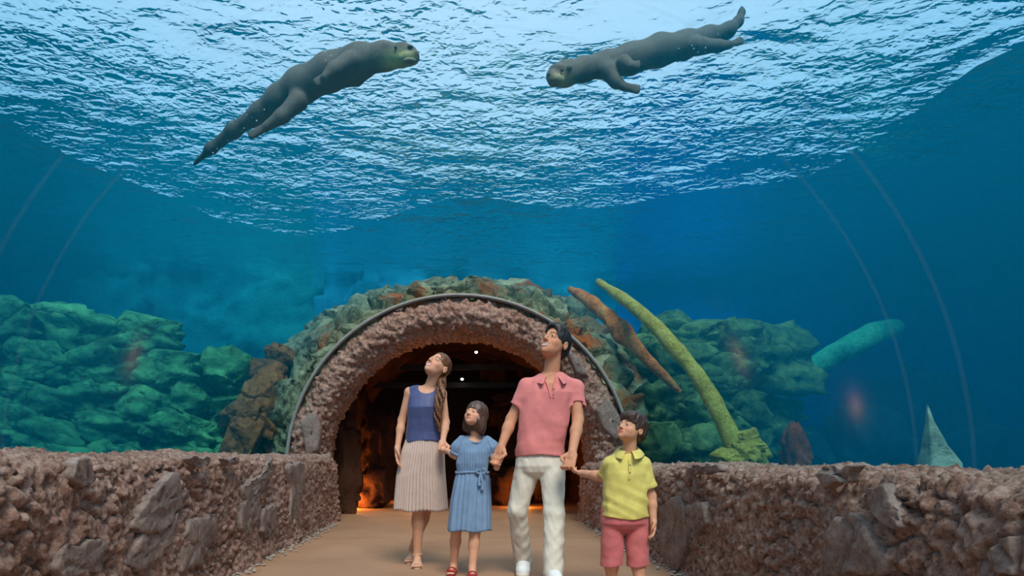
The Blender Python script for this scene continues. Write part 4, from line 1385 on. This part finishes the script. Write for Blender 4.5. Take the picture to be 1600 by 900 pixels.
    for an, yw in ((anR, -8), (anL, 4)):
        s = 1.10
        Fm = Model(); f, sd_, g = add_foot(Fm, an, yw, s, .014, False)
        Fm.cone(g + f * .02 + A3([0, 0, .07]), g + f * .14 + A3([0, 0, .035]), .045, .040, .02)
        V, Fc = Fm.mesh(.006, lambda p, d: np.maximum(d - .007, .008 - p[:, 2]))
        shoe = finish('sneaker', V, Fc, M['sneaker'], e, root, 2)
        Fm = Model(); Fm.cone(g - f * .035 + A3([0, 0, .012]), g + f * .15 + A3([0, 0, .012]), .042, .050, .01)
        V, Fc = Fm.mesh(.006, lambda p, d: np.maximum(np.maximum(d, p[:, 2] - .026), .0005 - p[:, 2]))
        finish('sole', V, Fc, M['white_cotton'], shoe, root, 1)
        for k in range(4):
            c = g + f * (.045 + .022 * k) + A3([0, 0, .118 - .016 * k])
            strap([c - sd_ * .024, c + A3([0, 0, .008]), c + sd_ * .024], .004, 'lace', M['sneaker'], shoe, root)
build_man()

# ================================================================== THE WOMAN
def pleated(parent, root, rows, name, mat, npl, amp0, amp1, seed, sharp=True, sub=8, thick=.003):
    """skirt: rows (z, cx, cy, a, b) from waist to hem, with npl pleats whose depth grows from amp0 to amp1"""
    rows = np.array(rows); nz = 46; n = npl * sub
    zt = np.linspace(0, 1, nz)
    zs = np.interp(zt, np.linspace(0, 1, len(rows)), rows[:, 0])
    V = []
    an = np.linspace(0, 2 * math.pi, n, endpoint=False)
    wob = 0.35 * np.sin(3 * an + seed) + .25 * np.sin(5 * an + 2 * seed)
    for t, z in zip(zt, zs):
        cx, cy, a, b = (np.interp(t, np.linspace(0, 1, len(rows)), rows[:, k]) for k in (1, 2, 3, 4))
        ph = an * npl / (2 * math.pi) + .5 * wob * t
        saw = np.abs((ph % 1) * 2 - 1) * 2 - 1 if sharp else np.sin(2 * math.pi * ph) * .7 + .3 * np.sin(2 * math.pi * (ph * .53 + .2))
        am = amp0 + (amp1 - amp0) * t ** .8
        big = (.05 * np.sin(4 * an + seed) + .035 * np.sin(7 * an + 1.3 * seed)) * t
        r = 1 + big
        x = cx + np.cos(an) * (a * r + am * saw); y = cy + np.sin(an) * (b * r + am * saw)
        V.append(np.stack([x, y, np.full(n, z) + (.006 * np.sin(5 * an + seed) if t > .97 else 0)], 1))
    o = mesh_obj(name, np.vstack(V), grid_faces(nz, n, close_v=True, flip=True), mat, parent, origin=root, smooth=not sharp)
    md = o.modifiers.new('thick', 'SOLIDIFY'); md.thickness = thick
    return o
def sandal(parent, root, g, f, sd, s, mat, heel=0.0, cross=False, ankle=None):
    n = 40; V = []
    an = np.linspace(0, 2 * math.pi, n, endpoint=False)
    for z in (.0005, .013):
        for a in an:
            u = math.cos(a); w_ = math.sin(a)
            l = .055 + .115 * u; wd = (.030 + .012 * u) * w_
            q = g + s * (l * f + wd * sd); V.append((q[0], q[1], z))
    Fc = [list(range(n))[::-1], list(range(n, 2 * n))] + [[k, (k + 1) % n, n + (k + 1) % n, n + k] for k in range(n)]
    so = mesh_obj('sandal', np.array(V), Fc, mat, parent, origin=root, smooth=False)
    Q = lambda a, b, c: g + s * (a * f + b * sd) + A3([0, 0, .012 + s * c])
    arc = lambda a0, a1, hgt, w_: [Q(a0, -w_, .004), Q(a0 + (a1 - a0) * .25, -w_ * .8, hgt * .75), Q((a0 + a1) / 2, 0, hgt), Q(a0 + (a1 - a0) * .75, w_ * .8, hgt * .75), Q(a1, w_, .004)]
    strap(arc(.112, .112, .040, .043), .0055 * s, 'strap', mat, so, root)
    if cross:
        strap(arc(.115, .045, .058, .042), .006 * s, 'strap', mat, so, root); strap(arc(.045, .115, .060, .042), .006 * s, 'strap', mat, so, root)
        strap(arc(.135, .125, .034, .042), .006 * s, 'strap', mat, so, root)
    else:
        strap(arc(.135, .118, .032, .043), .005 * s, 'strap', mat, so, root)
    if ankle is not None:
        c, r = ankle
        strap([c + A3([r * math.sin(t), r * math.cos(t) , 0.004 * math.sin(t)]) for t in np.linspace(0, 2 * math.pi, 13)], .0045, 'ankle_strap', mat, so, root)
    return so

def build_woman():
    D = 5.25; root = A3([P(658, 715, D)[0], D, 0])
    e = empty('person', root, 'woman in sleeveless slate blue top and pale pleated skirt, gazing up', 'person')
    sk = srgb(206, 152, 122)
    hd = Head(P(684, 573, 5.22), -30, -38, 16, .98, 0, 1.0, 1)
    shR, shL = P(640, 613, 5.27), P(690, 615, 5.25)
    elR, elL = P(628, 657, 5.30), P(696, 660, 5.24)
    wrR, wrL = P(621, 700, 5.22), P(692, 690, 5.12)
    xw = P(661, 715, D)[0]; xc = P(664, 715, D)[0]
    nb = P(667, 606, 5.27)
    B = Model()
    B.loft([(.80, xw, D, .155, .105), (.90, xw, D, .158, .108), (1.04, xw, D, .118, .085), (1.12, xw + .005, D, .112, .083), (1.25, xc, D, .125, .092), (1.36, xc, D + .01, .118, .082), (1.42, xc + .005, D + .015, .06, .055)], .03)
    for sx in (-.055, .055): B.ell((xc + sx * .9, D - .060, 1.245), (.050, .036, .050), .03)
    B.cone(nb - A3([0, 0, .06]), hd.world([0, .025, -.07]), .046, .043, .025)
    B.cone(nb - A3([0, 0, .02]), shR, .036, .038, .025); B.cone(nb - A3([0, 0, .02]), shL, .036, .038, .025)
    add_arm(B, shR, elR, wrR, .038, .031, .021); add_arm(B, shL, elL, wrL, .038, .031, .021)
    add_hand(B, wrR, P(621, 722, 5.18) - wrR, (.9, -.2, 0), 1, .95, .22, .2)
    add_hand(B, wrL, P(690, 706, 5.06) - wrL, (.2, -.8, -.3), -1, .92, .8, .9)
    hpR, hpL = P(650, 715, D), P(675, 715, D)
    knF, knB = P(654, 790, 5.18), P(668, 788, 5.34)
    anF = A3([P(652, 860, 5.27)[0], 5.27, .095]); anB = A3([P(645, 860, 5.52)[0], 5.52, .105])
    add_leg(B, hpR, knF, anF, .080, .050, .030); add_leg(B, hpL, knB, anB, .080, .050, .030)
    ff = add_foot(B, anF, 2, .92, .014); fb = add_foot(B, anB, -8, .92, .014)
    hd.add_to(B)
    V, Fc = B.mesh(.0045); V = relax(V, Fc, 1)
    finish('body', V, Fc, M['skin'], e, root, 0, hd.paint(V, sk, srgb(188, 92, 88), srgb(96, 64, 44)))
    eye_meshes(hd, e, root, None, (.05, .03, .02))
    zc = lambda y: np.interp(y, [-.10, -.035, .0, .03, .10], [.03, .0, .010, -.03, -.06])
    V, Fc = hair_cap(hd, zc, .088, rad=(.081, .104, .091), seed=15, rough=.002)
    hr = finish('hair', V, Fc, M['hair_brown'], e, root, 1)
    # long wavy side ponytail falling over the shoulder
    T = Model()
    r2 = np.random.default_rng(4)
    path = [hd.world([.035, .085, -.02]), hd.world([.06, .07, -.07]), P(690, 604, 5.20), P(688, 618, 5.14), P(685, 634, 5.12), P(684, 650, 5.12), P(686, 664, 5.12), P(687, 674, 5.12)]
    for k in range(7):
        ph = r2.random() * 6.28; pts = []
        tt = np.linspace(0, 1, 26)
        for t in tt:
            u = t * (len(path) - 1); i = min(int(u), len(path) - 2); c = path[i] + (path[i + 1] - path[i]) * (u - i)
            amp = .004 + .026 * math.sin(math.pi * min(1, t * 1.05)) ** .7
            pts.append(c + A3([amp * math.cos(ph + t * 11 + k), .6 * amp * math.sin(ph + t * 11 + k), .004 * math.sin(t * 30 + k)]))
        for i in range(25):
            ra = .013 * (1 - .75 * tt[i] ** 3); rb = .013 * (1 - .75 * tt[i + 1] ** 3)
            T.cone(pts[i], pts[i + 1], ra, rb, .004)
    V, Fc = T.mesh(.0042, lambda p, d: d + perlin(p * np.array([140, 140, 40]), 9) * .002)
    finish('ponytail', V, Fc, M['hair_brown'], hr, root, 1)
    # sleeveless top
    S = Model()
    S.loft([(.93, xw, D, .146, .115), (1.06, xw, D, .138, .108), (1.16, xc - .005, D - .006, .133, .116), (1.25, xc, D - .014, .136, .130), (1.34, xc, D, .132, .100), (1.425, xc + .003, D + .012, .095, .066)], .02)
    S.cone(nb - A3([0, 0, .012]), shR, .042, .044, .02); S.cone(nb - A3([0, 0, .012]), shL, .042, .044, .02)
    def post(p, d):
        low = np.clip((1.25 - p[:, 2]) / .25, 0, 1)
        d = d + folds(p, .010, 10, 10, 2.5, 501) * (.3 + low)
        d = shell_cut(d, .986 + .006 * np.sin(p[:, 0] * 20) - p[:, 2], .005, .04)
        d = smax(d, -f_ell(p, nb + A3([0, -.05, -.005]), (.066, .105, .058)), .004)
        for s_, el, sd in ((shR, elR, -1), (shL, elL, 1)):
            c = s_ + (el - s_) * .10
            d = smax(d, -f_ell(p, c + A3([sd * .030, 0, -.01]), (.046, .12, .085)), .004)
        return d
    V, Fc = S.mesh(.0045, post)
    finish('sleeveless_top', V, Fc, M['navy'], e, root, 2)
    xs = P(657.5, 715, D)[0]
    pleated(e, root, [(1.01, xw, D, .130, .100), (.90, xw - .003, D, .160, .122), (.72, xs, D, .178, .138), (.447, xs - .002, D, .194, .158)], 'pleated_skirt', M['pleat'], 46, .003, .011, 2.0)
    for (f, sd_, g), an in ((ff, anF), (fb, anB)):
        sandal(e, root, g, f, sd_, .95, M['nude'], ankle=(an + A3([0, .002, -.002]), .037))
build_woman()

# ================================================================== THE GIRL
def build_girl():
    D = 4.85; root = A3([P(735, 715, D)[0], D, 0])
    e = empty('person', root, 'little girl with a brown bob in light blue dress and red sandals', 'person')
    sk = srgb(210, 154, 124)
    hd = Head(P(743, 650, 4.82), -34, -22, 3, .87, 1, .25, 1)
    xw = P(738, 715, D)[0]; xc = P(741, 715, D)[0]
    nb = P(743, 682, 4.86)
    shR, shL = P(723, 691, 4.86), P(761, 692, 4.86)
    elR, elL = P(712, 712, 4.86), P(771, 716, 4.84)
    wrR, wrL = P(698, 704, 5.00), P(777, 716, 4.72)
    B = Model()
    B.loft([(.55, xw, D, .105, .085), (.65, xw, D, .105, .085), (.76, xw, D, .092, .075), (.88, xc, D, .096, .078), (.96, xc, D + .005, .090, .068), (1.0, xc, D + .008, .05, .045)], .025)
    B.cone(nb - A3([0, 0, .04]), hd.world([0, .02, -.055]), .036, .034, .02)
    B.cone(nb - A3([0, 0, .02]), shR, .030, .032, .02); B.cone(nb - A3([0, 0, .02]), shL, .030, .032, .02)
    add_arm(B, shR, elR, wrR, .031, .026, .018, .015); add_arm(B, shL, elL, wrL, .031, .027, .019, .015)
    add_hand(B, wrR, P(691, 701, 5.07) - wrR, (-.1, -.3, 1), 1, .60, .7, .6, .004)
    add_hand(B, wrL, P(777, 729, 4.68) - wrL, (-.3, .8, -.1), 1, .62, .8, .6, .004)
    hpR, hpL = P(724, 775, D), P(744, 775, D)
    knR, knL = P(713, 828, 4.84), P(742, 832, 4.78)
    anR = A3([P(709, 880, 4.93)[0], 4.93, .075]); anL = A3([P(738, 880, 4.76)[0], 4.76, .075])
    add_leg(B, hpR, knR, anR, .058, .040, .026, .015); add_leg(B, hpL, knL, anL, .058, .040, .026, .015)
    fr_ = add_foot(B, anR, -12, .74, .013); fl_ = add_foot(B, anL, 0, .74, .013)
    hd.add_to(B)
    V, Fc = B.mesh(.0040); V = relax(V, Fc, 1)
    finish('body', V, Fc, M['skin'], e, root, 0, hd.paint(V, sk, srgb(196, 104, 96), srgb(70, 46, 36)))
    eye_meshes(hd, e, root, None, (.02, .012, .01))
    # bob with bangs
    zc = lambda y: np.interp(y, [-.10, -.055, -.03, .0, .10], [-.02, -.045, -.09, -.125, -.135])
    def ex(q, d):
        b = f_ell(q, A3([0, .022, -.05]), (.096, .098, .13))
        b = smin(b, f_ell(q, A3([0, .02, -.10]), (.098, .090, .08)), .03)
        return smin(d, b, .02)
    V, Fc = hair_cap(hd, zc, .040, rad=(.088, .110, .097), seed=25, rough=.004, extra=ex, face=((0, -.118, -.072), (.073, .092, .110)), h=.0038)
    finish('hair', V, Fc, M['hair_dkbrown'], e, root, 1)
    # dress bodice
    S = Model()
    zw = .753
    S.loft([(.735, xw, D, .112, .096), (.76, xw, D, .110, .094), (.82, xw, D - .003, .116, .102), (.90, xc, D - .004, .116, .100), (.965, xc, D + .003, .106, .082), (1.005, xc, D + .008, .078, .062)], .02)
    S.cone(nb - A3([0, 0, .018]), shR, .040, .040, .02); S.cone(nb - A3([0, 0, .018]), shL, .040, .040, .02)
    def post(p, d):
        an = np.arctan2(p[:, 1] - D, p[:, 0] - xw)
        d = d + .0035 * np.sin(an * 34) * np.clip((.985 - p[:, 2]) / .03, 0, 1) * (p[:, 2] > .75) + folds(p, .004, 12, 12, 8, 601)
        d = np.maximum(d, .737 - p[:, 2])
        return smax(d, -f_ell(p, nb + A3([-.002, -.05, .004]), (.054, .085, .056)), .004)
    V, Fc = S.mesh(.0042, post)
    dr = finish('dress', V, Fc, M['denim'], e, root, 1)
    # puff sleeves with gathered bands
    for sh_, el_, sd, big in ((shR, elR, -1, .9), (shL, elL, 1, 1.08)):
        ax = unit(el_ - sh_); c = sh_ + ax * .045 + A3([sd * .010, -.004, 0]); end = sh_ + ax * .098
        S = Model()
        S.cone(sh_ + A3([0, 0, .01]), c, .040, .052 * big, .02); S.cone(c, end - ax * .01, .054 * big, .044, .02)
        def post(p, d, sh_=sh_, ax=ax, end=end):
            v = p - sh_; t = v @ ax; w_ = v - t[:, None] * ax
            an = np.arctan2(w_[:, 1], w_[:, 0] * .9 + w_[:, 2] * .4)
            d = d + .004 * np.sin(an * 11) + folds(p, .004, 20, 20, 20, 611)
            return shell_cut(d, (p - end) @ ax, .005, .02)
        V, Fc = S.mesh(.0042, post)
        sl = finish('puff_sleeve', V, Fc, M['denim'], dr, root, 1)
        a = unit(np.cross(ax, [0, 1, 0])); b = np.cross(ax, a)
        strap([end + ax * .004 + .041 * (math.cos(t) * a + math.sin(t) * b) for t in np.linspace(0, 2 * math.pi, 15)], .010, 'sleeve_band', M['denim'], dr, root)
    # ruffled neckline
    pts = []
    for t in np.linspace(0, 2 * math.pi, 90):
        pts.append(nb + A3([.055 * math.cos(t), -.018 + .072 * math.sin(t), -.018 + .030 * math.sin(t) + .005 * math.sin(t * 22)]))
    V, Fc = tube(pts, [.0075] * len(pts), n=8, amp=0)
    mesh_obj('ruffle', V, Fc, M['denim'], dr, origin=root)
    xs = P(733, 715, D)[0]
    pleated(dr, root, [(.765, xw, D, .108, .092), (.70, xw, D, .126, .108), (.55, (xw + xs) / 2, D, .145, .126), (.334, xs, D, .158, .142)], 'dress_skirt', M['denim'], 22, .003, .007, 5.0, sharp=False, sub=12)
    # sash and bow
    an = np.linspace(0, 2 * math.pi, 60)
    V, Fc = tube([A3([xw + .117 * math.cos(t), D + .101 * math.sin(t), zw + .004 * math.sin(3 * t)]) for t in an], [.009] * 60, n=8, amp=.15)
    mesh_obj('sash', V, Fc, M['denim'], dr, origin=root)
    bc = P(751, 738, D - .105)
    for dx, dz in ((.035, .018), (-.03, .014)):
        V, Fc = tube([bc, bc + A3([dx * .6, -.012, dz * 1.3]), bc + A3([dx, -.014, dz * .3]), bc + A3([dx * .5, -.012, -dz * .6]), bc], [.006, .009, .010, .008, .006], n=10, amp=.1)
        mesh_obj('bow_loop', V, Fc, M['denim'], dr, origin=root)
    for dx, L in ((-.012, .095), (.014, .125)):
        V, Fc = tube([bc, bc + A3([dx * .5, -.014, -L * .3]), bc + A3([dx, -.016, -L * .7]), bc + A3([dx * .7, -.018, -L])], [.006, .009, .011, .012], n=10, amp=.12)
        mesh_obj('bow_tail', V, Fc, M['denim'], dr, origin=root)
    for (f, sd_, g), an_ in ((fr_, anR), (fl_, anL)):
        sandal(e, root, g, f, sd_, .78, M['red_leather'], cross=True)
build_girl()

# ================================================================== THE BOY
def build_boy():
    D = 4.1; root = A3([P(976, 715, D)[0], D, 0])
    e = empty('person', root, 'boy in yellow polo shirt and coral shorts looking up over his shoulder', 'person')
    sk = srgb(210, 150, 118)
    hd = Head(P(986, 671, 4.08), -54, -22, 4, .87, 1, .1)
    xw = P(975, 715, D)[0]; xc = P(978, 715, D)[0]
    nb = P(982, 706, 4.12)
    shR, shL = P(953, 727, 4.13), P(1005, 727, 4.10)
    elR, elL = P(943, 745, 4.20), P(1018, 776, 4.10)
    wrR, wrL = P(909, 739, 4.36), P(1021, 815, 4.06)
    B = Model()
    B.loft([(.47, xw, D, .09, .08), (.50, xw, D, .112, .09), (.60, xw, D, .104, .085), (.72, xc, D, .106, .085), (.82, xc, D + .005, .104, .075), (.875, xc, D + .01, .05, .05)], .025)
    B.cone(nb - A3([0, 0, .05]), hd.world([0, .022, -.058]), .042, .040, .02)
    B.cone(nb - A3([0, 0, .015]), shR, .034, .036, .02); B.cone(nb - A3([0, 0, .015]), shL, .034, .036, .02)
    add_arm(B, shR, elR, wrR, .034, .031, .021, .015); add_arm(B, shL, elL, wrL, .034, .028, .020, .015)
    add_hand(B, wrR, P(894, 736, 4.44) - wrR, (.1, -.2, 1), -1, .66, .75, .6, .004)
    add_hand(B, wrL, P(1020, 838, 4.02) - wrL, (-.9, -.25, 0), -1, .70, .28, .3, .004)
    hpR, hpL = P(958, 805, D), P(993, 805, D)
    knR, knL = P(957, 872, 4.08), P(998, 872, 4.06)
    anR = A3([P(955, 925, 4.15)[0], 4.15, .075]); anL = A3([P(1000, 925, 4.06)[0], 4.06, .075])
    add_leg(B, hpR, knR, anR, .052, .042, .030, .015); add_leg(B, hpL, knL, anL, .052, .042, .030, .015)
    hd.add_to(B)
    V, Fc = B.mesh(.0040); V = relax(V, Fc, 1)
    finish('body', V, Fc, M['skin'], e, root, 0, hd.paint(V, sk, srgb(192, 98, 88), srgb(52, 36, 30)))
    eye_meshes(hd, e, root, None, (.02, .012, .01))
    zc = lambda y: np.interp(y, [-.10, -.045, -.03, .0, .03, .10], [.03, .02, -.02, .0, -.055, -.075])
    def ex(q, d):
        d = smin(d, f_ell(q, A3([0, -.045, .075]), (.070, .062, .042)), .03)
        return smin(d, f_ell(q, A3([0, .06, .0]), (.080, .064, .078)), .03)
    V, Fc = hair_cap(hd, zc, .050, rad=(.088, .110, .098), seed=35, rough=.0045, extra=ex, face=((0, -.122, -.055), (.074, .088, .105)))
    finish('hair', V, Fc, M['hair_boy'], e, root, 1)
    S = Model()
    S.loft([(.44, xw, D, .146, .122), (.56, xw, D, .142, .118), (.66, xw + .003, D, .134, .108), (.76, xc, D, .134, .104), (.83, xc, D + .006, .120, .088), (.885, xc + .01, D + .012, .070, .064)], .025)
    S.cone(nb - A3([0, 0, .03]), shR, .046, .044, .02); S.cone(nb - A3([0, 0, .03]), shL, .046, .044, .02)
    add_sleeve(S, shR, shR + (elR - shR) * .85, .048, .050, k=.025); add_sleeve(S, shL, shL + (elL - shL) * .72, .048, .052, k=.025)
    def post(p, d):
        diag = p[:, 2] + .5 * (p[:, 0] - xw)
        d = d + folds(p, .013, 10, 10, 6, 701) + .014 * perlin(np.stack([p[:, 0] * 3, p[:, 1] * 3, diag * 22], 1), 703) * np.clip((.72 - p[:, 2]) / .12, 0, 1)
        d = shell_cut(d, .494 + .008 * np.sin(p[:, 0] * 22 + 1) - p[:, 2], .005, .03)
        d = smax(d, -f_ell(p, nb + A3([-.004, -.015, .03]), (.050, .062, .045)), .004)
        return d
    V, Fc = S.mesh(.0045, post)
    sh = finish('polo_shirt', V, Fc, M['yellow'], e, root, 2)
    collar(sh, root, nb + A3([0, .002, .012]), .051, .056, .027, .050, M['yellow'], 14, .30, yaw=14)
    strap([nb + A3([-.018, -.096, -.05]), nb + A3([-.024, -.122, -.10]), nb + A3([-.028, -.129, -.165])], .007, 'placket', M['yellow'], sh, root)
    for k in range(2): button(sh, root, nb + A3([-.021 - .003 * k, -.120 - .011 * k, -.080 - .045 * k]), .005)
    T = Model()
    T.loft([(.395, xw, D, .04, .04), (.425, xw, D, .12, .085), (.46, xw, D, .142, .108), (.52, xw, D, .138, .108), (.58, xw, D, .12, .10)], .02)
    def leg_fn(a, b, r0, r1):
        a, b = A3(a), A3(b)
        def fn(p): return shell_cut(f_cone(p, a, b + (b - a) * .3, r0, r1) + folds(p, .005, 9, 9, 14, 721), .197 + .004 * np.sin(p[:, 0] * 40) - p[:, 2], .006, .04)
        T.add(fn, (a + b) / 2, .26, .008)
    leg_fn(hpR + A3([-.004, 0, .02]), P(956, 880, 4.09), .070, .067); leg_fn(hpL + A3([.004, 0, .02]), P(996, 880, 4.08), .070, .067)
    V, Fc = T.mesh(.0045, lambda p, d: d + folds(p, .004, 10, 10, 10, 731))
    finish('shorts', V, Fc, M['coral'], e, root, 2)
    for an, yw in ((anR, -8), (anL, 6)):
        Fm = Model(); f, sd_, g = add_foot(Fm, an, yw, .78, .012, False)
        V, Fc = Fm.mesh(.006, lambda p, d: np.maximum(d - .006, .001 - p[:, 2]))
        finish('sneaker', V, Fc, M['sneaker'], e, root, 2)
build_boy()

# ================================================================== OTTERS
def mat_fur():
    t = NT('wet_otter_fur')
    at = t.new('ShaderNodeAttribute', attribute_name='tint')
    n = t.noise(60, 5, .65); v = t.ramp(n, [(.3, .72), (.7, 1.15)])
    return t.set(color=t.mix(1.0, at.outputs['Color'], v, 'MULTIPLY'), rough=.6, normal=t.bump(t.noise(220, 4), .5, .006), spec=.3)
M['fur'] = mat_fur()
def build_otter(name, label, spine, limbs, feet, D0, head, chin):
    """spine: (px, py, depth, r_px); limbs: chains of the same; head: nose, brow, eye, ear points"""
    e = empty(name, P(spine[len(spine) // 2][0], spine[len(spine) // 2][1], D0), label, 'otter', 'otters swimming above the tunnel')
    root = A3(e.location)
    W = lambda s: (P(s[0], s[1], s[2]), s[3] / F * s[2])
    B = Model()
    for a, b in zip(spine[:-1], spine[1:]):
        (pa, ra), (pb, rb) = W(a), W(b); B.cone(pa, pb, ra, rb, .06)
    for ch in limbs:
        for a, b in zip(ch[:-1], ch[1:]):
            (pa, ra), (pb, rb) = W(a), W(b); B.cone(pa, pb, ra, rb, .035)
    for (w0, w1, r, nt, spread) in feet:       # webbed paw: toes fanned out from the wrist
        a, ra = W(w0); b, rb = W(w1)
        d = b - a; L = np.linalg.norm(d); d = d / L
        side = unit(np.cross(d, [0.2, 1, 0.1])); 
        for k in range(nt):
            t = (k - (nt - 1) / 2) / max(nt - 1, 1)
            tip = a + d * L * (1 - .25 * t * t) + side * t * spread
            B.cone(a + side * t * spread * .3, tip, r, r * .75, .012)
    for c in head:
        q, r = W(c[:4]); B.ell(q, (r * c[4], r * c[5], r * c[6]), .02, c[7] if len(c) > 7 else 'u')
    V, Fc = B.mesh(.0095, lambda p, d: d + .006 * perlin(p * 9, 5) + .002 * perlin(p * 45, 6))
    V = relax(V, Fc, 1)
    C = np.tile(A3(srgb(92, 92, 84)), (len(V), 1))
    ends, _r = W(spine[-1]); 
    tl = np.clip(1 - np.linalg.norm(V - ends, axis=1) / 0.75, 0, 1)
    C *= (1 - .45 * tl)[:, None]      # tail shading painted into the fur colour, darkening towards the tip
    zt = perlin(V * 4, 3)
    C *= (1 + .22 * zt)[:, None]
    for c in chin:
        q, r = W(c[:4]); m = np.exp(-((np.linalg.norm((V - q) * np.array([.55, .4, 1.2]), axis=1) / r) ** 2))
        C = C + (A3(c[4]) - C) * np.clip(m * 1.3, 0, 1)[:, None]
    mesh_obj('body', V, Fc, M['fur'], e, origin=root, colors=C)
    return e, root
def small_ball(c, r, name, mat, parent, root, sc=(1, 1, 1)):
    n, m = 14, 10; V = []
    for i in range(m):
        th = math.pi * i / (m - 1)
        for j in range(n):
            ph = 2 * math.pi * j / n
            V.append(A3(c) + r * A3(sc) * A3([math.sin(th) * math.cos(ph), math.sin(th) * math.sin(ph), math.cos(th)]))
    return mesh_obj(name, np.array(V), grid_faces(m, n, close_v=True), mat, parent, origin=root)
M['dark_eye'] = mat_simple('dark_eye', (.008, .007, .006), .15)
M['nose'] = mat_simple('nose_skin', srgb(40, 36, 34), .4)
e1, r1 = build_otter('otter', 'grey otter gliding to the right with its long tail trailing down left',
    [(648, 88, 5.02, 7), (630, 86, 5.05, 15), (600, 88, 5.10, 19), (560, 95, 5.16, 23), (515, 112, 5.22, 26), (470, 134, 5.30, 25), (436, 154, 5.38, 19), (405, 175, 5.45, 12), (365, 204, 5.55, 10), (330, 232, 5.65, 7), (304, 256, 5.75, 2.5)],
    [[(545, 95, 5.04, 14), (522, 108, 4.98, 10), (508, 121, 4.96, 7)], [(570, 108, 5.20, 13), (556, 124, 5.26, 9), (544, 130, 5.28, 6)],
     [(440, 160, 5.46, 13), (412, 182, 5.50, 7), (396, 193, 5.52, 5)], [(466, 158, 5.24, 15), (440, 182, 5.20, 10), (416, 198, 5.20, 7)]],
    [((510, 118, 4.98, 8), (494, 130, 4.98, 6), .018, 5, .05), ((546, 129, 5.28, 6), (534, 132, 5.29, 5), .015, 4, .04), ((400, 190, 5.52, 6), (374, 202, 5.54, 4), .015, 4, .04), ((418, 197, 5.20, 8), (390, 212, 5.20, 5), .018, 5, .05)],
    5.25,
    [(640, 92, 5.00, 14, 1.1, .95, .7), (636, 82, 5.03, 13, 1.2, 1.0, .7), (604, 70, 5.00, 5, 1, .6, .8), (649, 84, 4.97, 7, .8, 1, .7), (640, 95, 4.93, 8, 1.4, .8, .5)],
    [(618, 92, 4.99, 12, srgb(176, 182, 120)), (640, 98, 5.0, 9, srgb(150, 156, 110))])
small_ball(P(618, 74, 4.965), .010, 'eye', M['dark_eye'], e1, r1)
small_ball(P(641, 73, 4.96), .017, 'nose', M['nose'], e1, r1, (1.3, .8, .7))
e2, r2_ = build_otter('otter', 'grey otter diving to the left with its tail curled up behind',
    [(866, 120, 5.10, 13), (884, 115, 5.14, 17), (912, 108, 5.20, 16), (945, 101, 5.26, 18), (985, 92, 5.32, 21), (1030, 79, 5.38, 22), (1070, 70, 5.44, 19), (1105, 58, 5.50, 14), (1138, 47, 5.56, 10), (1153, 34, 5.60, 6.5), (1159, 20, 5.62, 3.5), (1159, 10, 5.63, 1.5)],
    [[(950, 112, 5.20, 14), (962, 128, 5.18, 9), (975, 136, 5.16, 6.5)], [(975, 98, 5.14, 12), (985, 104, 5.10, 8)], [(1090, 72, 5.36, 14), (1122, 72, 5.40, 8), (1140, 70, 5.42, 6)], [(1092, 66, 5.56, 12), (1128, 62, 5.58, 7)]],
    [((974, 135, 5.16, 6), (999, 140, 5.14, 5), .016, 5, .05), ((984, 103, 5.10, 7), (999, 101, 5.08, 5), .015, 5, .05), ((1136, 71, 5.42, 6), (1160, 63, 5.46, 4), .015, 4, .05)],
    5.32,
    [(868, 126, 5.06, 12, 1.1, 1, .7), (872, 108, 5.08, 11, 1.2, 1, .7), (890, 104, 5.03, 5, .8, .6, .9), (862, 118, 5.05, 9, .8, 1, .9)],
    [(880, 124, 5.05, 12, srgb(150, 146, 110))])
small_ball(P(878, 110, 5.025), .010, 'eye', M['dark_eye'], e2, r2_)
small_ball(P(858, 117, 5.03), .016, 'nose', M['nose'], e2, r2_, (.8, .9, .8))
# air bubbles trailing from the otters
t = NT('air_bubble'); M['bubble'] = t.set(color=(.9, .95, 1), rough=.15)
Vb_, Fb_ = [], []
rb = np.random.default_rng(8)
oc = np.array([(1, 0, 0), (-1, 0, 0), (0, 1, 0), (0, -1, 0), (0, 0, 1), (0, 0, -1)], float)
of = [(0, 2, 4), (2, 1, 4), (1, 3, 4), (3, 0, 4), (2, 0, 5), (1, 2, 5), (3, 1, 5), (0, 3, 5)]
for (x0, y0, x1, y1, d, n, sp) in ((330, 250, 420, 150, 5.35, 34, 10), (420, 120, 480, 60, 5.3, 8, 16), (1060, 90, 1165, 40, 5.3, 34, 12), (500, 90, 540, 80, 4.9, 8, 5)):
    for k in range(n):
        u = rb.random(); c = P(x0 + (x1 - x0) * u + rb.normal() * sp, y0 + (y1 - y0) * u + rb.normal() * sp, d + rb.normal() * .12)
        r = .0025 + .0055 * rb.random() ** 2; b = len(Vb_)
        Vb_ += list(c + oc * r); Fb_ += [[b + i for i in f] for f in of]
o = mesh_obj('air_bubbles', np.array(Vb_), Fb_, M['bubble']); tag(o, 'tiny white air bubbles trailing from the two otters', 'bubbles', kind='stuff')
